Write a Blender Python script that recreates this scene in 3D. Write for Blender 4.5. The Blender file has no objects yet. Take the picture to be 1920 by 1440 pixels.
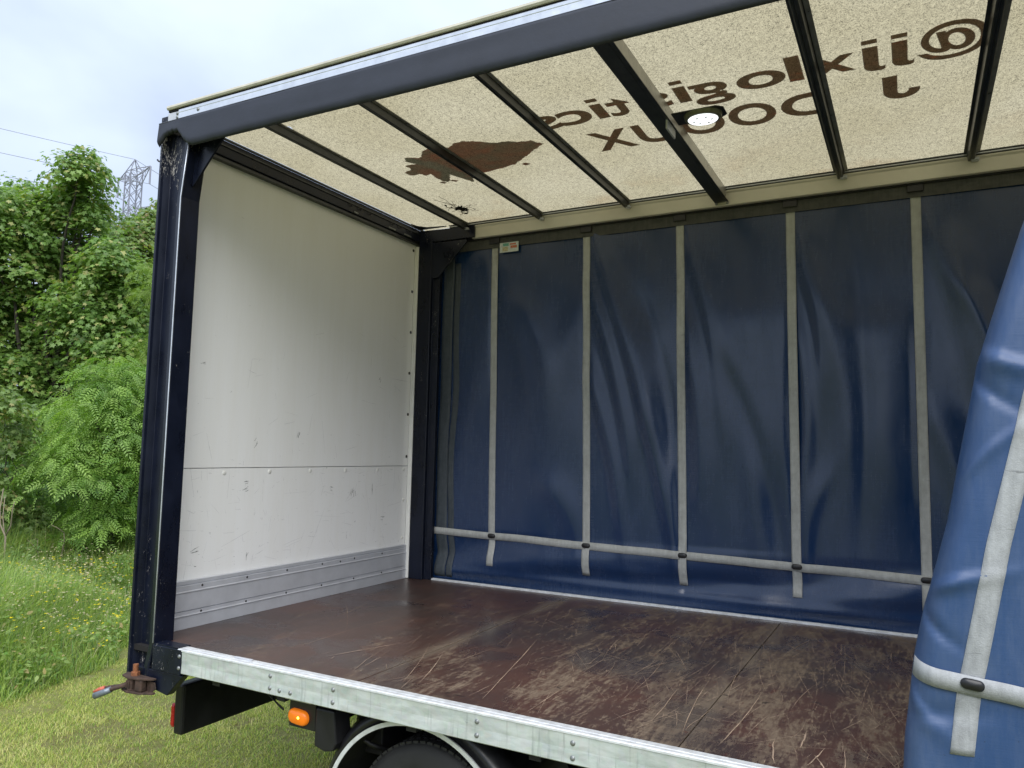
import bpy, bmesh, math, random
import numpy as np
from mathutils import Vector, Matrix

sc = bpy.context.scene
rng = np.random.default_rng(11)
random.seed(4)
GZ = -1.02                       # ground level; the load floor of the lorry is z = 0
R = math.radians

# ---------------------------------------------------------------- camera
yaw, pitch, roll = -0.488797819, 0.087962096, 0.0223263135
cy, sy, cp, sp, cr, sr = math.cos(yaw), math.sin(yaw), math.cos(pitch), math.sin(pitch), math.cos(roll), math.sin(roll)
fwd = Vector((sy*cp, cy*cp, sp)); r0 = Vector((cy, -sy, 0)); u0 = r0.cross(fwd)
cr_, cu_ = r0*cr + u0*sr, r0*(-sr) + u0*cr
cam_d = bpy.data.cameras.new('camera'); cam = bpy.data.objects.new('camera', cam_d)
sc.collection.objects.link(cam)
M3 = Matrix((cr_, cu_, -fwd)).transposed()
cam.matrix_world = Matrix.Translation((3.64261828, -2.67110399, 1.03143044)) @ M3.to_4x4()
cam_d.sensor_width = 36; cam_d.lens = 1420.10867/1920*36
cam_d.clip_start = 0.05; cam_d.clip_end = 2000
sc.camera = cam

# ---------------------------------------------------------------- world: bright broken overcast over a Nishita sky
SUN_EL, SUN_AZ = R(50), R(148)      # azimuth measured clockwise from +Y
world = bpy.data.worlds.new('World'); sc.world = world; world.use_nodes = True
wt = world.node_tree; wt.nodes.clear()
def wn(t, **k):
    n = wt.nodes.new(t)
    for a, b in k.items(): setattr(n, a, b)
    return n
out = wn('ShaderNodeOutputWorld'); bg = wn('ShaderNodeBackground'); bg.inputs[1].default_value = 0.10
sky = wn('ShaderNodeTexSky', sky_type='NISHITA', sun_disc=False, sun_elevation=SUN_EL, sun_rotation=SUN_AZ)
tc = wn('ShaderNodeTexCoord'); sep = wn('ShaderNodeSeparateXYZ')
mp = wn('ShaderNodeMapping'); mp.inputs['Scale'].default_value = (1.0, 1.0, 2.1); mp.inputs['Location'].default_value = (0.35, 0.2, 0.1)
nz = wn('ShaderNodeTexNoise'); nz.inputs['Scale'].default_value = 2.3; nz.inputs['Detail'].default_value = 5; nz.inputs['Roughness'].default_value = 0.45
nz.inputs['Distortion'].default_value = 0.3
rp = wn('ShaderNodeValToRGB')
rp.color_ramp.elements[0].position = 0.36; rp.color_ramp.elements[0].color = (0.41, 0.475, 0.61, 1)
rp.color_ramp.elements[1].position = 0.62; rp.color_ramp.elements[1].color = (0.57, 0.65, 0.79, 1)
zr = wn('ShaderNodeMapRange'); zr.inputs[1].default_value = 0.0; zr.inputs[2].default_value = 1.0; zr.inputs[3].default_value = 7.4; zr.inputs[4].default_value = 13.0
mul = wn('ShaderNodeVectorMath', operation='SCALE')
mx = wn('ShaderNodeMix', data_type='RGBA'); mx.inputs[0].default_value = 0.88
L = wt.links.new
L(tc.outputs['Generated'], mp.inputs[0]); L(mp.outputs[0], nz.inputs['Vector']); L(nz.outputs[0], rp.inputs[0])
L(tc.outputs['Generated'], sep.inputs[0]); L(sep.outputs[2], zr.inputs[0])
L(rp.outputs[0], mul.inputs[0]); L(zr.outputs[0], mul.inputs['Scale'])
L(sky.outputs[0], mx.inputs[6]); L(mul.outputs[0], mx.inputs[7]); L(mx.outputs[2], bg.inputs[0]); L(bg.outputs[0], out.inputs[0])

sun_d = bpy.data.lights.new('sun', 'SUN'); sun_d.energy = 2.2; sun_d.angle = R(58); sun_d.color = (1.0, 0.975, 0.93)
sun = bpy.data.objects.new('sun', sun_d); sc.collection.objects.link(sun)
sd = Vector((math.sin(SUN_AZ)*math.cos(SUN_EL), math.cos(SUN_AZ)*math.cos(SUN_EL), math.sin(SUN_EL)))
sun.rotation_euler = sd.to_track_quat('Z', 'Y').to_euler()

vs = sc.view_settings; vs.view_transform = 'Standard'; vs.look = 'None'; vs.gamma = 1; vs.use_curve_mapping = False
vs.exposure = 0.86
sc.render.engine = 'CYCLES'
sc.cycles.max_bounces = 10; sc.cycles.transparent_max_bounces = 16; sc.cycles.diffuse_bounces = 5

# ---------------------------------------------------------------- material helpers
class MT:
    def __init__(s, name):
        s.m = bpy.data.materials.new(name); s.m.use_nodes = True
        s.t = s.m.node_tree; s.b = s.t.nodes['Principled BSDF']; s.o = s.t.nodes['Material Output']
        s.tc = s.t.nodes.new('ShaderNodeTexCoord')
    def n(s, t, ins=None, **k):
        n = s.t.nodes.new(t)
        for a, b in k.items(): setattr(n, a, b)
        for a, b in (ins or {}).items(): s.set(n, a, b)
        return n
    def set(s, n, a, b):
        sock = n.inputs[a]
        if isinstance(b, bpy.types.NodeSocket): s.t.links.new(b, sock)
        elif isinstance(b, bpy.types.Node): s.t.links.new(b.outputs[0], sock)
        else:
            if isinstance(b, tuple) and len(b) == 3 and sock.type == 'RGBA': b = (*b, 1)
            sock.default_value = b
    def P(s, **k):
        for a, b in k.items():
            s.set(s.b, a.replace('_', ' '), b)
        return s.m
    def noise(s, scale=(1, 1, 1), sc_=1.0, detail=4, rough=0.5, dist=0.0, loc=(0, 0, 0), rot=(0, 0, 0)):
        mp = s.n('ShaderNodeMapping', {0: s.tc.outputs['Object']}); mp.inputs['Scale'].default_value = scale
        mp.inputs['Location'].default_value = loc; mp.inputs['Rotation'].default_value = rot
        return s.n('ShaderNodeTexNoise', {'Vector': mp.outputs[0], 'Scale': sc_, 'Detail': detail, 'Roughness': rough, 'Distortion': dist}).outputs[0]
    def ramp(s, fac, stops):
        r = s.n('ShaderNodeValToRGB', {0: fac}); e = r.color_ramp.elements
        while len(e) < len(stops): e.new(0.5)
        for q, (p, c) in zip(e, stops):
            q.position = p
            q.color = (c, c, c, 1) if isinstance(c, (int, float)) else (*c, 1)
        return r.outputs[0]
    def mix(s, fac, a, b, mode='MIX'):
        n = s.n('ShaderNodeMix', data_type='RGBA', blend_type=mode)
        for i, v in ((0, fac), (6, a), (7, b)):
            if isinstance(v, tuple) and len(v) == 3: v = (*v, 1)
            s.set(n, i, v)
        return n.outputs[2]
    def math(s, op, a, b=0.0, clamp=False):
        n = s.n('ShaderNodeMath', {0: a, 1: b}, operation=op); n.use_clamp = clamp
        return n.outputs[0]
    def maprange(s, v, a, b, c, d):
        return s.n('ShaderNodeMapRange', {0: v, 1: a, 2: b, 3: c, 4: d}).outputs[0]
    def bump(s, h, strength=0.3, dist=0.01):
        return s.n('ShaderNodeBump', {'Height': h, 'Strength': strength, 'Distance': dist}).outputs[0]
    def xyz(s):
        return s.n('ShaderNodeSeparateXYZ', {0: s.tc.outputs['Object']}).outputs

def simple(name, col, rough=0.5, metal=0.0, var=0.12, vs_=6.0, bump=0.0, bs=60, spec=0.5):
    m = MT(name)
    a = m.noise(sc_=vs_, detail=5, rough=0.6)
    c = m.mix(m.ramp(a, [(0.3, 0.0), (0.7, 1.0)]), tuple(x*(1-var) for x in col), tuple(min(1, x*(1+var)) for x in col))
    k = dict(Base_Color=c, Roughness=m.maprange(a, 0.3, 0.7, max(0.02, rough-0.07), rough+0.07), Metallic=metal, Specular_IOR_Level=spec)
    if bump: k['Normal'] = m.bump(m.noise(sc_=bs, detail=3), bump, 0.005)
    return m.P(**k)

# --- lorry materials
def mk_floor():
    m = MT('floor_phenolic_ply')
    x = m.xyz()
    big = m.noise((0.75, 0.55, 1), 2.2, 6, 0.62, 0.4, loc=(3.1, 0.4, 0))
    wear_n = m.noise((1.9, 0.62, 1), 1.9, 10, 0.70, 0.5, loc=(0.4, 0.9, 0), rot=(0, 0, 0.10))
    f1 = m.noise((26, 7.0, 1), 1.4, 8, 0.82, 0.5, rot=(0, 0, -0.10))
    f2 = m.noise((30, 5.0, 1), 1.3, 8, 0.82, 0.4, rot=(0, 0, 0.45), loc=(3, 2, 0))
    f3 = m.noise((5.0, 34, 1), 1.2, 6, 0.8, 0.3, rot=(0, 0, 0.05), loc=(8, 2, 0))
    fine = m.math('ADD', m.math('MULTIPLY', m.math('MAXIMUM', f1, f2), 0.75), m.math('MULTIPLY', f3, 0.22))
    # worn more towards the middle of the bed
    reg = m.math('ADD', m.maprange(x[0], 0.5, 2.8, -0.125, 0.045), m.maprange(x[1], 0.0, 2.4, 0.0, 0.02))
    fc = m.ramp(m.math('MAXIMUM', f1, f2), [(0.50, 0.0), (0.60, 1.0)]); fh = m.ramp(f3, [(0.40, 0.0), (0.62, 1.0)])
    fd = m.math('ADD', m.math('MULTIPLY', fc, 0.15), m.math('MULTIPLY', fh, 0.075))
    w = m.math('ADD', m.math('ADD', wear_n, fd), m.math('SUBTRACT', reg, 0.085))
    wear = m.ramp(w, [(0.515, 0.0), (0.560, 0.45), (0.66, 1.0)])
    # pale streaks along the board joints
    def band(x0, wd):
        d = m.math('ABSOLUTE', m.math('SUBTRACT', x[0], x0))
        return m.maprange(d, 0.0, wd, 1.0, 0.0)
    joints = m.math('MAXIMUM', band(1.44, 0.09), band(2.88, 0.12))
    jw = m.math('MULTIPLY', joints, m.ramp(m.noise((6, 1.2, 1), 1.2, 6, 0.7), [(0.38, 0), (0.52, 1)]))
    col = m.mix(m.ramp(big, [(0.35, 0), (0.65, 1)]), (0.046, 0.032, 0.028), (0.078, 0.038, 0.028))
    tan = m.mix(m.ramp(fine, [(0.35, 0), (0.65, 1)]), (0.105, 0.074, 0.053), (0.220, 0.170, 0.122))
    col = m.mix(m.math('MULTIPLY', wear, 0.85), col, tan)
    col = m.mix(m.math('MULTIPLY', jw, 0.75), col, (0.17, 0.135, 0.10))
    # red bare resin flecks
    red = m.ramp(m.noise((10, 3, 1), 2.0, 7, 0.75, loc=(7, 1, 0)), [(0.6, 0), (0.66, 1)])
    col = m.mix(m.math('MULTIPLY', red, 0.6), col, (0.085, 0.024, 0.014))
    # damp dark patches
    wet = m.ramp(m.noise((1.0, 1.0, 1), 1.7, 5, 0.55, 0.6, loc=(1.8, 2.9, 0)), [(0.50, 0), (0.64, 1)])
    col = m.mix(m.math('MULTIPLY', wet, 0.45), col, (0.022, 0.017, 0.018))
    spots = m.ramp(m.noise((3, 6, 1), 3.2, 4, 0.5, 0.8, loc=(2, 5, 0)), [(0.67, 0), (0.69, 1)])
    col = m.mix(m.math('MULTIPLY', spots, 0.7), col, (0.018, 0.012, 0.012))
    rough = m.mix(wet, m.mix(wear, (0.34,)*3, (0.58,)*3), (0.17,)*3)
    h = m.math('ADD', m.math('MULTIPLY', fine, 0.5), m.math('MULTIPLY', wear_n, 0.6))
    return m.P(Base_Color=col, Roughness=rough, Specular_IOR_Level=0.5, Normal=m.bump(h, 0.28, 0.006))

def mk_pvc(name, base, rough=0.33, dust=0.25, weave=0.12, spec=0.5):
    m = MT(name)
    d1 = m.noise((1, 1, 0.35), 5.0, 7, 0.65, 0.4)
    d2 = m.noise((14, 14, 1.6), 3.0, 6, 0.75)
    sl = m.noise((2.0, 2.0, 26), 2.2, 5, 0.7)
    dm = m.ramp(m.math('ADD', m.math('MULTIPLY', d1, 0.6), m.math('MULTIPLY', d2, 0.4)), [(0.42, 0), (0.68, 1)])
    c = m.mix(m.math('MULTIPLY', dm, dust), base, (0.16, 0.20, 0.27))
    scr = m.ramp(sl, [(0.70, 0), (0.735, 1)])
    c = m.mix(m.math('MULTIPLY', scr, 0.5), c, tuple(v*0.3 for v in base))
    spk = m.ramp(m.noise(sc_=95, detail=2), [(0.73, 0), (0.76, 1)])
    c = m.mix(m.math('MULTIPLY', spk, 0.4), c, (0.012, 0.014, 0.02))
    hz = m.noise((3, 3, 70), 2.0, 5, 0.75); vz = m.noise((60, 60, 2.0), 1.5, 5, 0.75)
    r = m.maprange(m.math('ADD', m.math('ADD', m.math('MULTIPLY', d1, 0.4), m.math('MULTIPLY', d2, 0.25)), m.math('ADD', m.math('MULTIPLY', hz, 0.2), m.math('MULTIPLY', vz, 0.15))), 0.38, 0.62, rough-0.10, rough+0.16)
    h = m.math('ADD', m.math('ADD', m.math('MULTIPLY', m.noise(sc_=240, detail=2), weave), m.math('MULTIPLY', hz, 0.35)), m.math('MULTIPLY', m.noise((1, 1, 0.6), 9, 5, 0.6), 0.8))
    return m.P(Base_Color=c, Roughness=r, Specular_IOR_Level=spec, Normal=m.bump(h, 0.22, 0.006))

def mk_webbing(name, a, b):
    m = MT(name)
    n1 = m.noise((1, 1, 1), 22, 7, 0.75); n2 = m.noise((6, 6, 0.5), 9, 5, 0.7)
    c = m.mix(m.ramp(m.math('ADD', m.math('MULTIPLY', n1, .6), m.math('MULTIPLY', n2, .4)), [(0.36, 0), (0.62, 1)]), a, b)
    st = m.ramp(m.noise((3, 3, 30), 2.0, 4, 0.6), [(0.68, 0), (0.72, 1)])
    c = m.mix(m.math('MULTIPLY', st, 0.6), c, tuple(v*0.35 for v in a))
    return m.P(Base_Color=c, Roughness=0.62, Specular_IOR_Level=0.35, Normal=m.bump(m.noise(sc_=260, detail=2), 0.35, 0.003))

def mk_roof():
    m = MT('roof_translucent_grp')
    f1 = m.noise((1.0, 2.2, 1), 62, 3, 0.62, 2.4)
    f2 = m.noise((2.2, 1.0, 1), 55, 3, 0.62, 2.0, loc=(5, 5, 0), rot=(0, 0, 0.6))
    big = m.noise((1, 1, 1), 1.3, 4, 0.5)
    f = m.math('MULTIPLY', m.math('ADD', f1, f2), 0.5)
    fib = m.ramp(f, [(0.37, 0.18), (0.43, 0.45), (0.50, 0.90), (0.58, 1.15)])
    base = m.mix(m.ramp(big, [(0.35, 0), (0.65, 1)]), (0.425, 0.37, 0.23), (0.485, 0.43, 0.285))
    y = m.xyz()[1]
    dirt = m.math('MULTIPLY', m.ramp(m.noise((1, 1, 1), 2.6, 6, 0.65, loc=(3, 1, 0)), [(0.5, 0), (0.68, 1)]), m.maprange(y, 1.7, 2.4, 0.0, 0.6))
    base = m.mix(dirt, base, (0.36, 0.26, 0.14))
    col = m.mix(1.0, base, fib, 'MULTIPLY')
    tr = m.n('ShaderNodeBsdfTranslucent', {0: col})
    pb = m.b; m.P(Base_Color=m.mix(1.0, col, (0.75, 0.75, 0.75), 'MULTIPLY'), Roughness=0.45)
    mixs = m.n('ShaderNodeMixShader', {0: 0.30, 1: tr.outputs[0], 2: pb.outputs[0]})
    m.t.links.new(mixs.outputs[0], m.o.inputs[0])
    return m.m

def mk_vinyl(name, col, trans):
    m = MT(name)
    red = m.ramp(m.noise((1, 5, 1), 7, 5, 0.7), [(0.57, 0), (0.66, 1)])
    if name.startswith('red'):
        trans_ = m.mix(m.ramp(m.noise((1, 2.2, 1), 4.5, 5, 0.6, 0.8, loc=(2, 2, 0)), [(0.42, 0), (0.60, 1)]), trans, (0.17, 0.145, 0.12))
    else: trans_ = trans
    c = m.mix(m.math('MULTIPLY', red, 0.7), trans_, (min(1, trans[0]*2.6), trans[1]*0.8, trans[2]*0.6))
    tr = m.n('ShaderNodeBsdfTranslucent', {0: c})
    m.P(Base_Color=col, Roughness=0.5)
    mixs = m.n('ShaderNodeMixShader', {0: 0.5, 1: tr.outputs[0], 2: m.b.outputs[0]})
    m.t.links.new(mixs.outputs[0], m.o.inputs[0])
    return m.m

def mk_panel():
    m = MT('white_wall_panel')
    g = m.noise((1, 3.2, 0.35), 2.2, 6, 0.6)
    st = m.noise((1, 22, 1.1), 1.6, 6, 0.7)
    c = m.mix(m.ramp(m.math('ADD', m.math('MULTIPLY', g, .6), m.math('MULTIPLY', st, .4)), [(0.36, 0), (0.6, 1)]), (0.83, 0.83, 0.82), (0.86, 0.865, 0.87))
    sc1 = m.ramp(m.noise((1, 2.4, 11), 6.0, 6, 0.75, 0.5), [(0.645, 0), (0.68, 1)])
    sc2 = m.ramp(m.noise((1, 14, 2.6), 4.0, 6, 0.75, 0.5, loc=(0, 4, 2)), [(0.65, 0), (0.68, 1)])
    z = m.xyz()[2]
    low = m.maprange(z, 0.8, 1.2, 0.9, 0.16)
    sm = m.math('MULTIPLY', m.math('MAXIMUM', sc1, sc2), low)
    c = m.mix(sm, c, (0.52, 0.52, 0.53))
    dk = m.math('MULTIPLY', m.ramp(m.noise((1, 3.2, 13), 5.0, 4, 0.7, 0.6, loc=(0, 2.3, 7), rot=(0.5, 0, 0)), [(0.705, 0), (0.72, 1)]), m.maprange(z, 0.5, 2.0, 1.0, 0.35))
    c = m.mix(m.math('MULTIPLY', dk, 0.9), c, (0.06, 0.06, 0.06))
    return m.P(Base_Color=c, Roughness=0.36, Specular_IOR_Level=0.4, Normal=m.bump(m.noise((1, 8, 1), 3, 5, 0.6), 0.12, 0.01))

def mk_galv():
    m = MT('galvanised_steel')
    a = m.noise((1.6, 4, 5), 4.0, 7, 0.65, 0.3)
    sp_ = m.n('ShaderNodeTexVoronoi', {'Vector': m.tc.outputs['Object'], 'Scale': 42.0}).outputs['Color']
    drip = m.noise((34, 34, 1.6), 1.3, 5, 0.7)
    c = m.mix(m.ramp(a, [(0.34, 0), (0.64, 1)]), (0.43, 0.475, 0.455), (0.61, 0.65, 0.63))
    c = m.mix(0.03, c, sp_, 'OVERLAY')
    c = m.mix(m.math('MULTIPLY', m.ramp(drip, [(0.55, 0), (0.68, 1)]), 0.5), c, (0.20, 0.24, 0.23))
    gr = m.ramp(m.noise((5, 5, 5), 3.0, 8, 0.8, loc=(3, 3, 3)), [(0.62, 0), (0.72, 1)])
    c = m.mix(m.math('MULTIPLY', gr, 0.6), c, (0.13, 0.15, 0.14))
    return m.P(Base_Color=c, Roughness=m.maprange(a, .3, .7, .38, .6), Metallic=0.35, Normal=m.bump(m.noise((1, 1, 1), 9, 6, .6), 0.15, 0.01))

def mk_paint_black(name='dark_navy_frame_paint', col=(0.0035, 0.0050, 0.0115), chips=True, rough=0.30):
    m = MT(name)
    a = m.noise((1, 1, 0.5), 7, 6, 0.65)
    c = m.mix(m.ramp(a, [(0.35, 0), (0.7, 1)]), col, tuple(v*2.1 for v in col))
    if chips:
        z = m.xyz()[2]; near_ = m.maprange(m.xyz()[1], 0.06, 0.09, 1.0, 0.0); lft = m.maprange(m.xyz()[0], 0.10, 0.19, 1.0, 0.25)
        ch = m.math('ADD', m.math('MULTIPLY', m.noise((2.2, 2.2, 0.8), 60, 6, 0.8), 0.65), m.math('MULTIPLY', m.noise((1, 1, 0.6), 12, 3, 0.6, loc=(4, 1, 1)), 0.35))
        hi = m.math('MULTIPLY', m.math('MULTIPLY', m.maprange(z, 2.12, 2.62, 0.0, 0.105), near_), lft)
        lo = m.math('MULTIPLY', m.maprange(z, 0.05, 0.5, 0.025, -0.02), near_)
        f = m.ramp(m.math('ADD', ch, m.math('ADD', hi, lo)), [(0.625, 0), (0.64, 1)])
        c = m.mix(f, c, (0.36, 0.34, 0.32))
    return m.P(Base_Color=c, Roughness=m.maprange(a, .3, .7, rough-.08, rough+.12), Specular_IOR_Level=0.32, Normal=m.bump(m.noise(sc_=30, detail=4), 0.06, 0.005))

def emis(name, col, s):
    m = MT(name); return m.P(Base_Color=(*col, 1), Emission_Color=(*col, 1), Emission_Strength=s, Roughness=0.3)

MAT = {}
MAT['floor'] = mk_floor()
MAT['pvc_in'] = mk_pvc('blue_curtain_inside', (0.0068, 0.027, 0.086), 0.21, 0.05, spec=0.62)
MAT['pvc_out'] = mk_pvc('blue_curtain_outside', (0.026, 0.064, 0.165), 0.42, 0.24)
MAT['web'] = mk_webbing('grey_webbing', (0.29, 0.295, 0.285), (0.43, 0.44, 0.43))
MAT['web_pale'] = mk_webbing('pale_webbing', (0.24, 0.25, 0.26), (0.37, 0.385, 0.40))
MAT['web_dark'] = mk_webbing('dirty_webbing', (0.035, 0.037, 0.036), (0.085, 0.085, 0.078))
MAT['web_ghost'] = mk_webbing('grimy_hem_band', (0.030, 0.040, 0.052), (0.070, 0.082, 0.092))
MAT['roof'] = mk_roof()
MAT['vinyl'] = mk_vinyl('brown_roof_lettering', (0.05, 0.03, 0.02), (0.165, 0.108, 0.078))
MAT['emb_red'] = mk_vinyl('red_brown_emblem', (0.06, 0.02, 0.02), (0.25, 0.125, 0.10))
MAT['emb_grey'] = mk_vinyl('grey_green_emblem', (0.05, 0.05, 0.045), (0.165, 0.17, 0.15))
MAT['panel'] = mk_panel()
MAT['galv'] = mk_galv()
MAT['flange'] = simple('bright_aluminium_edge', (0.70, 0.72, 0.74), 0.42, 0.35, 0.16, 26, 0.1, 90)
MAT['black'] = mk_paint_black()
MAT['black_plain'] = mk_paint_black('black_chassis_paint', (0.010, 0.010, 0.011), False, 0.42)
MAT['alu'] = simple('satin_aluminium', (0.52, 0.535, 0.575), 0.42, 0.25, 0.08, 9, 0.06, 70)
MAT['alu_cream'] = simple('dulled_aluminium_rail', (0.60, 0.57, 0.49), 0.5, 0.15, 0.08, 5)
MAT['alu_dark'] = simple('dark_roof_bow', (0.075, 0.078, 0.080), 0.36, 0.7, 0.3, 14)
MAT['alu_lit'] = simple('lit_roof_bow_side', (0.36, 0.35, 0.32), 0.33, 0.6, 0.3, 14)  # light falling on the bows' right sides, put into a paler metal colour
MAT['silver'] = simple('silver_rail', (0.62, 0.66, 0.74), 0.35, 0.45, 0.10, 16, 0.05, 80)
MAT['rubber'] = simple('dark_rubber_valance', (0.019, 0.023, 0.036), 0.62, 0, 0.25, 8, 0.12, 40)
MAT['tyre'] = simple('tyre_rubber', (0.018, 0.018, 0.018), 0.7, 0, 0.3, 20, 0.15, 120)
MAT['cream'] = simple('cream_roof_edge', (0.50, 0.48, 0.40), 0.5, 0, 0.14, 12)
MAT['rust'] = simple('rusty_steel', (0.050, 0.029, 0.021), 0.8, 0, 0.55, 30, 0.5, 70)
MAT['rust_bright'] = simple('orange_rust', (0.20, 0.075, 0.030), 0.85, 0, 0.5, 60, 0.5, 90)
MAT['white_trim'] = simple('white_trim', (0.74, 0.74, 0.71), 0.4, 0, 0.06, 7)
MAT['bolt'] = simple('zinc_bolt', (0.22, 0.23, 0.23), 0.45, 0.6, 0.4, 60)
MAT['bolt_dark'] = simple('dark_bolt', (0.03, 0.03, 0.03), 0.5, 0.3, 0.3, 60)
MAT['plastic'] = simple('black_plastic', (0.012, 0.012, 0.014), 0.38, 0, 0.2, 20)
MAT['handle_red'] = simple('orange_red_grip', (0.48, 0.11, 0.06), 0.55, 0, 0.2, 40)
MAT['handle_grey'] = simple('worn_grey_grip', (0.17, 0.20, 0.23), 0.35, 0.4, 0.35, 50)
MAT['red_lens'] = simple('red_reflector', (0.42, 0.015, 0.015), 0.25, 0, 0.1, 30)
MAT['amber'] = emis('amber_lens', (0.85, 0.20, 0.01), 0.10)
MAT['amber_led'] = emis('amber_led', (1.0, 0.55, 0.05), 6.0)
MAT['lamp'] = emis('lit_lamp_lens', (0.93, 0.97, 1.0), 0.9)
MAT['olive'] = simple('lamp_rim', (0.13, 0.135, 0.09), 0.35, 0.2, 0.2, 30)
MAT['scratch'] = simple('bare_wood_scratch', (0.36, 0.265, 0.195), 0.75, 0, 0.5, 12)
MAT['gap'] = simple('black_joint', (0.006, 0.005, 0.005), 0.9)
MAT['dirt'] = simple('black_roof_dirt', (0.012, 0.009, 0.006), 0.9)
MAT['crack'] = simple('roof_crack', (0.10, 0.075, 0.045), 0.9)
MAT['stk_w'] = simple('faded_sticker', (0.55, 0.60, 0.60), 0.45, 0, 0.15, 60)
MAT['stk_g'] = simple('green_print', (0.12, 0.34, 0.27), 0.5, 0, 0.4, 90)
MAT['stk_r'] = simple('red_print', (0.50, 0.15, 0.08), 0.5, 0, 0.4, 90)
MAT['stk_y'] = simple('buff_print', (0.46, 0.42, 0.27), 0.5, 0, 0.3, 90)

# ---------------------------------------------------------------- object helpers
col = sc.collection
ORG = {}
def empty(name, loc, label=None, cat=None, group=None):
    o = bpy.data.objects.new(name, None); col.objects.link(o); o.location = loc
    o.empty_display_size = 0.3
    if label: o['label'] = label
    if cat: o['category'] = cat
    if group: o['group'] = group
    ORG[o] = Vector(loc)
    return o
def tag(o, label=None, cat=None, group=None, kind=None):
    if label: o['label'] = label
    if cat: o['category'] = cat
    if group: o['group'] = group
    if kind: o['kind'] = kind
    return o
def put(name, me, mat, parent=None, loc=(0, 0, 0)):
    """links a mesh whose vertices are relative to world point loc; parts keep world-aligned coordinates"""
    o = bpy.data.objects.new(name, me); col.objects.link(o)
    if mat and not me.materials: me.materials.append(MAT[mat] if isinstance(mat, str) else mat)
    loc = Vector(loc)
    if parent is not None:
        o.parent = parent; o.location = loc - ORG[parent]
    else: o.location = loc
    ORG[o] = loc
    return o
def mesh(name, V, F, smooth=False):
    me = bpy.data.meshes.new(name); me.from_pydata([tuple(v) for v in V], [], [tuple(f) for f in F]); me.update()
    if smooth: me.shade_smooth()
    return me
def tri_mesh(name, V, T, smooth=False, colors=None):
    V = np.asarray(V, np.float32); T = np.asarray(T, np.int32)
    me = bpy.data.meshes.new(name)
    me.vertices.add(len(V)); me.vertices.foreach_set('co', V.ravel())
    me.loops.add(T.size); me.loops.foreach_set('vertex_index', T.ravel())
    k = T.shape[1]
    me.polygons.add(len(T)); me.polygons.foreach_set('loop_start', np.arange(len(T), dtype=np.int32)*k)
    me.polygons.foreach_set('loop_total', np.full(len(T), k, np.int32))
    if smooth: me.polygons.foreach_set('use_smooth', np.ones(len(T), bool))
    me.update(calc_edges=True)
    if colors is not None:
        a = me.color_attributes.new('tint', 'FLOAT_COLOR', 'POINT')
        c4 = np.ones((len(V), 4), np.float32); c4[:, :3] = colors; a.data.foreach_set('color', c4.ravel())
    return me
def boxV(a, b):
    (x0, y0, z0), (x1, y1, z1) = a, b
    V = [(x0, y0, z0), (x1, y0, z0), (x1, y1, z0), (x0, y1, z0), (x0, y0, z1), (x1, y0, z1), (x1, y1, z1), (x0, y1, z1)]
    F = [(0, 3, 2, 1), (4, 5, 6, 7), (0, 1, 5, 4), (1, 2, 6, 5), (2, 3, 7, 6), (3, 0, 4, 7)]
    return V, F
def join(parts):
    V, F = [], []
    for v, f in parts:
        n = len(V); V += [tuple(p) for p in v]; F += [tuple(i+n for i in q) for q in f]
    return V, F
def bevel(o, w=0.004, seg=2):
    md = o.modifiers.new('bevel', 'BEVEL'); md.width = w; md.segments = seg; md.limit_method = 'ANGLE'; md.angle_limit = R(40)
    return o
def box(name, a, b, mat, parent, bev=0.0):
    o = put(name, mesh(name, *boxV(a, b)), mat, parent)
    if bev: bevel(o, bev)
    return o
def prism(prof, axis, t0, t1):
    """prof: closed 2D polygon; axis 'x': prof=(y,z); 'z': prof=(x,y); 'y': prof=(x,z)"""
    n = len(prof)
    def m(p, t): return {'x': (t, p[0], p[1]), 'y': (p[0], t, p[1]), 'z': (p[0], p[1], t)}[axis]
    V = [m(p, t0) for p in prof] + [m(p, t1) for p in prof]
    F = [(i, (i+1) % n, (i+1) % n+n, i+n) for i in range(n)] + [tuple(range(n))[::-1], tuple(range(n, 2*n))]
    return V, F
def fixn(me):
    bm = bmesh.new(); bm.from_mesh(me); bmesh.ops.recalc_face_normals(bm, faces=bm.faces); bm.to_mesh(me); bm.free(); return me
def prism_o(name, prof, axis, t0, t1, mat, parent, bev=0.0, smooth=False):
    o = put(name, fixn(mesh(name, *prism(prof, axis, t0, t1), smooth)), mat, parent)
    if bev: bevel(o, bev)
    return o
def tube(pts, r, n=8, cap=True):
    pts = [Vector(p) for p in pts]; V, F = [], []
    rs = r if isinstance(r, (list, tuple)) else [r]*len(pts)
    for i, p in enumerate(pts):
        d = (pts[min(i+1, len(pts)-1)] - pts[max(i-1, 0)]).normalized()
        a = d.orthogonal().normalized() if i == 0 else (prev - d*prev.dot(d)).normalized()
        prev = a; b = d.cross(a)
        for k in range(n):
            t = 2*math.pi*k/n; V.append(p + (a*math.cos(t) + b*math.sin(t))*rs[i])
    for i in range(len(pts)-1):
        for k in range(n): F.append((i*n+k, i*n+(k+1) % n, (i+1)*n+(k+1) % n, (i+1)*n+k))
    if cap: F += [tuple(range(n))[::-1], tuple(range((len(pts)-1)*n, len(pts)*n))]
    return V, F
def grid(fn, us, vs_):
    V = [fn(u, v) for v in vs_ for u in us]; n = len(us)
    F = [(j*n+i, j*n+i+1, (j+1)*n+i+1, (j+1)*n+i) for j in range(len(vs_)-1) for i in range(n-1)]
    return V, F
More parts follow.
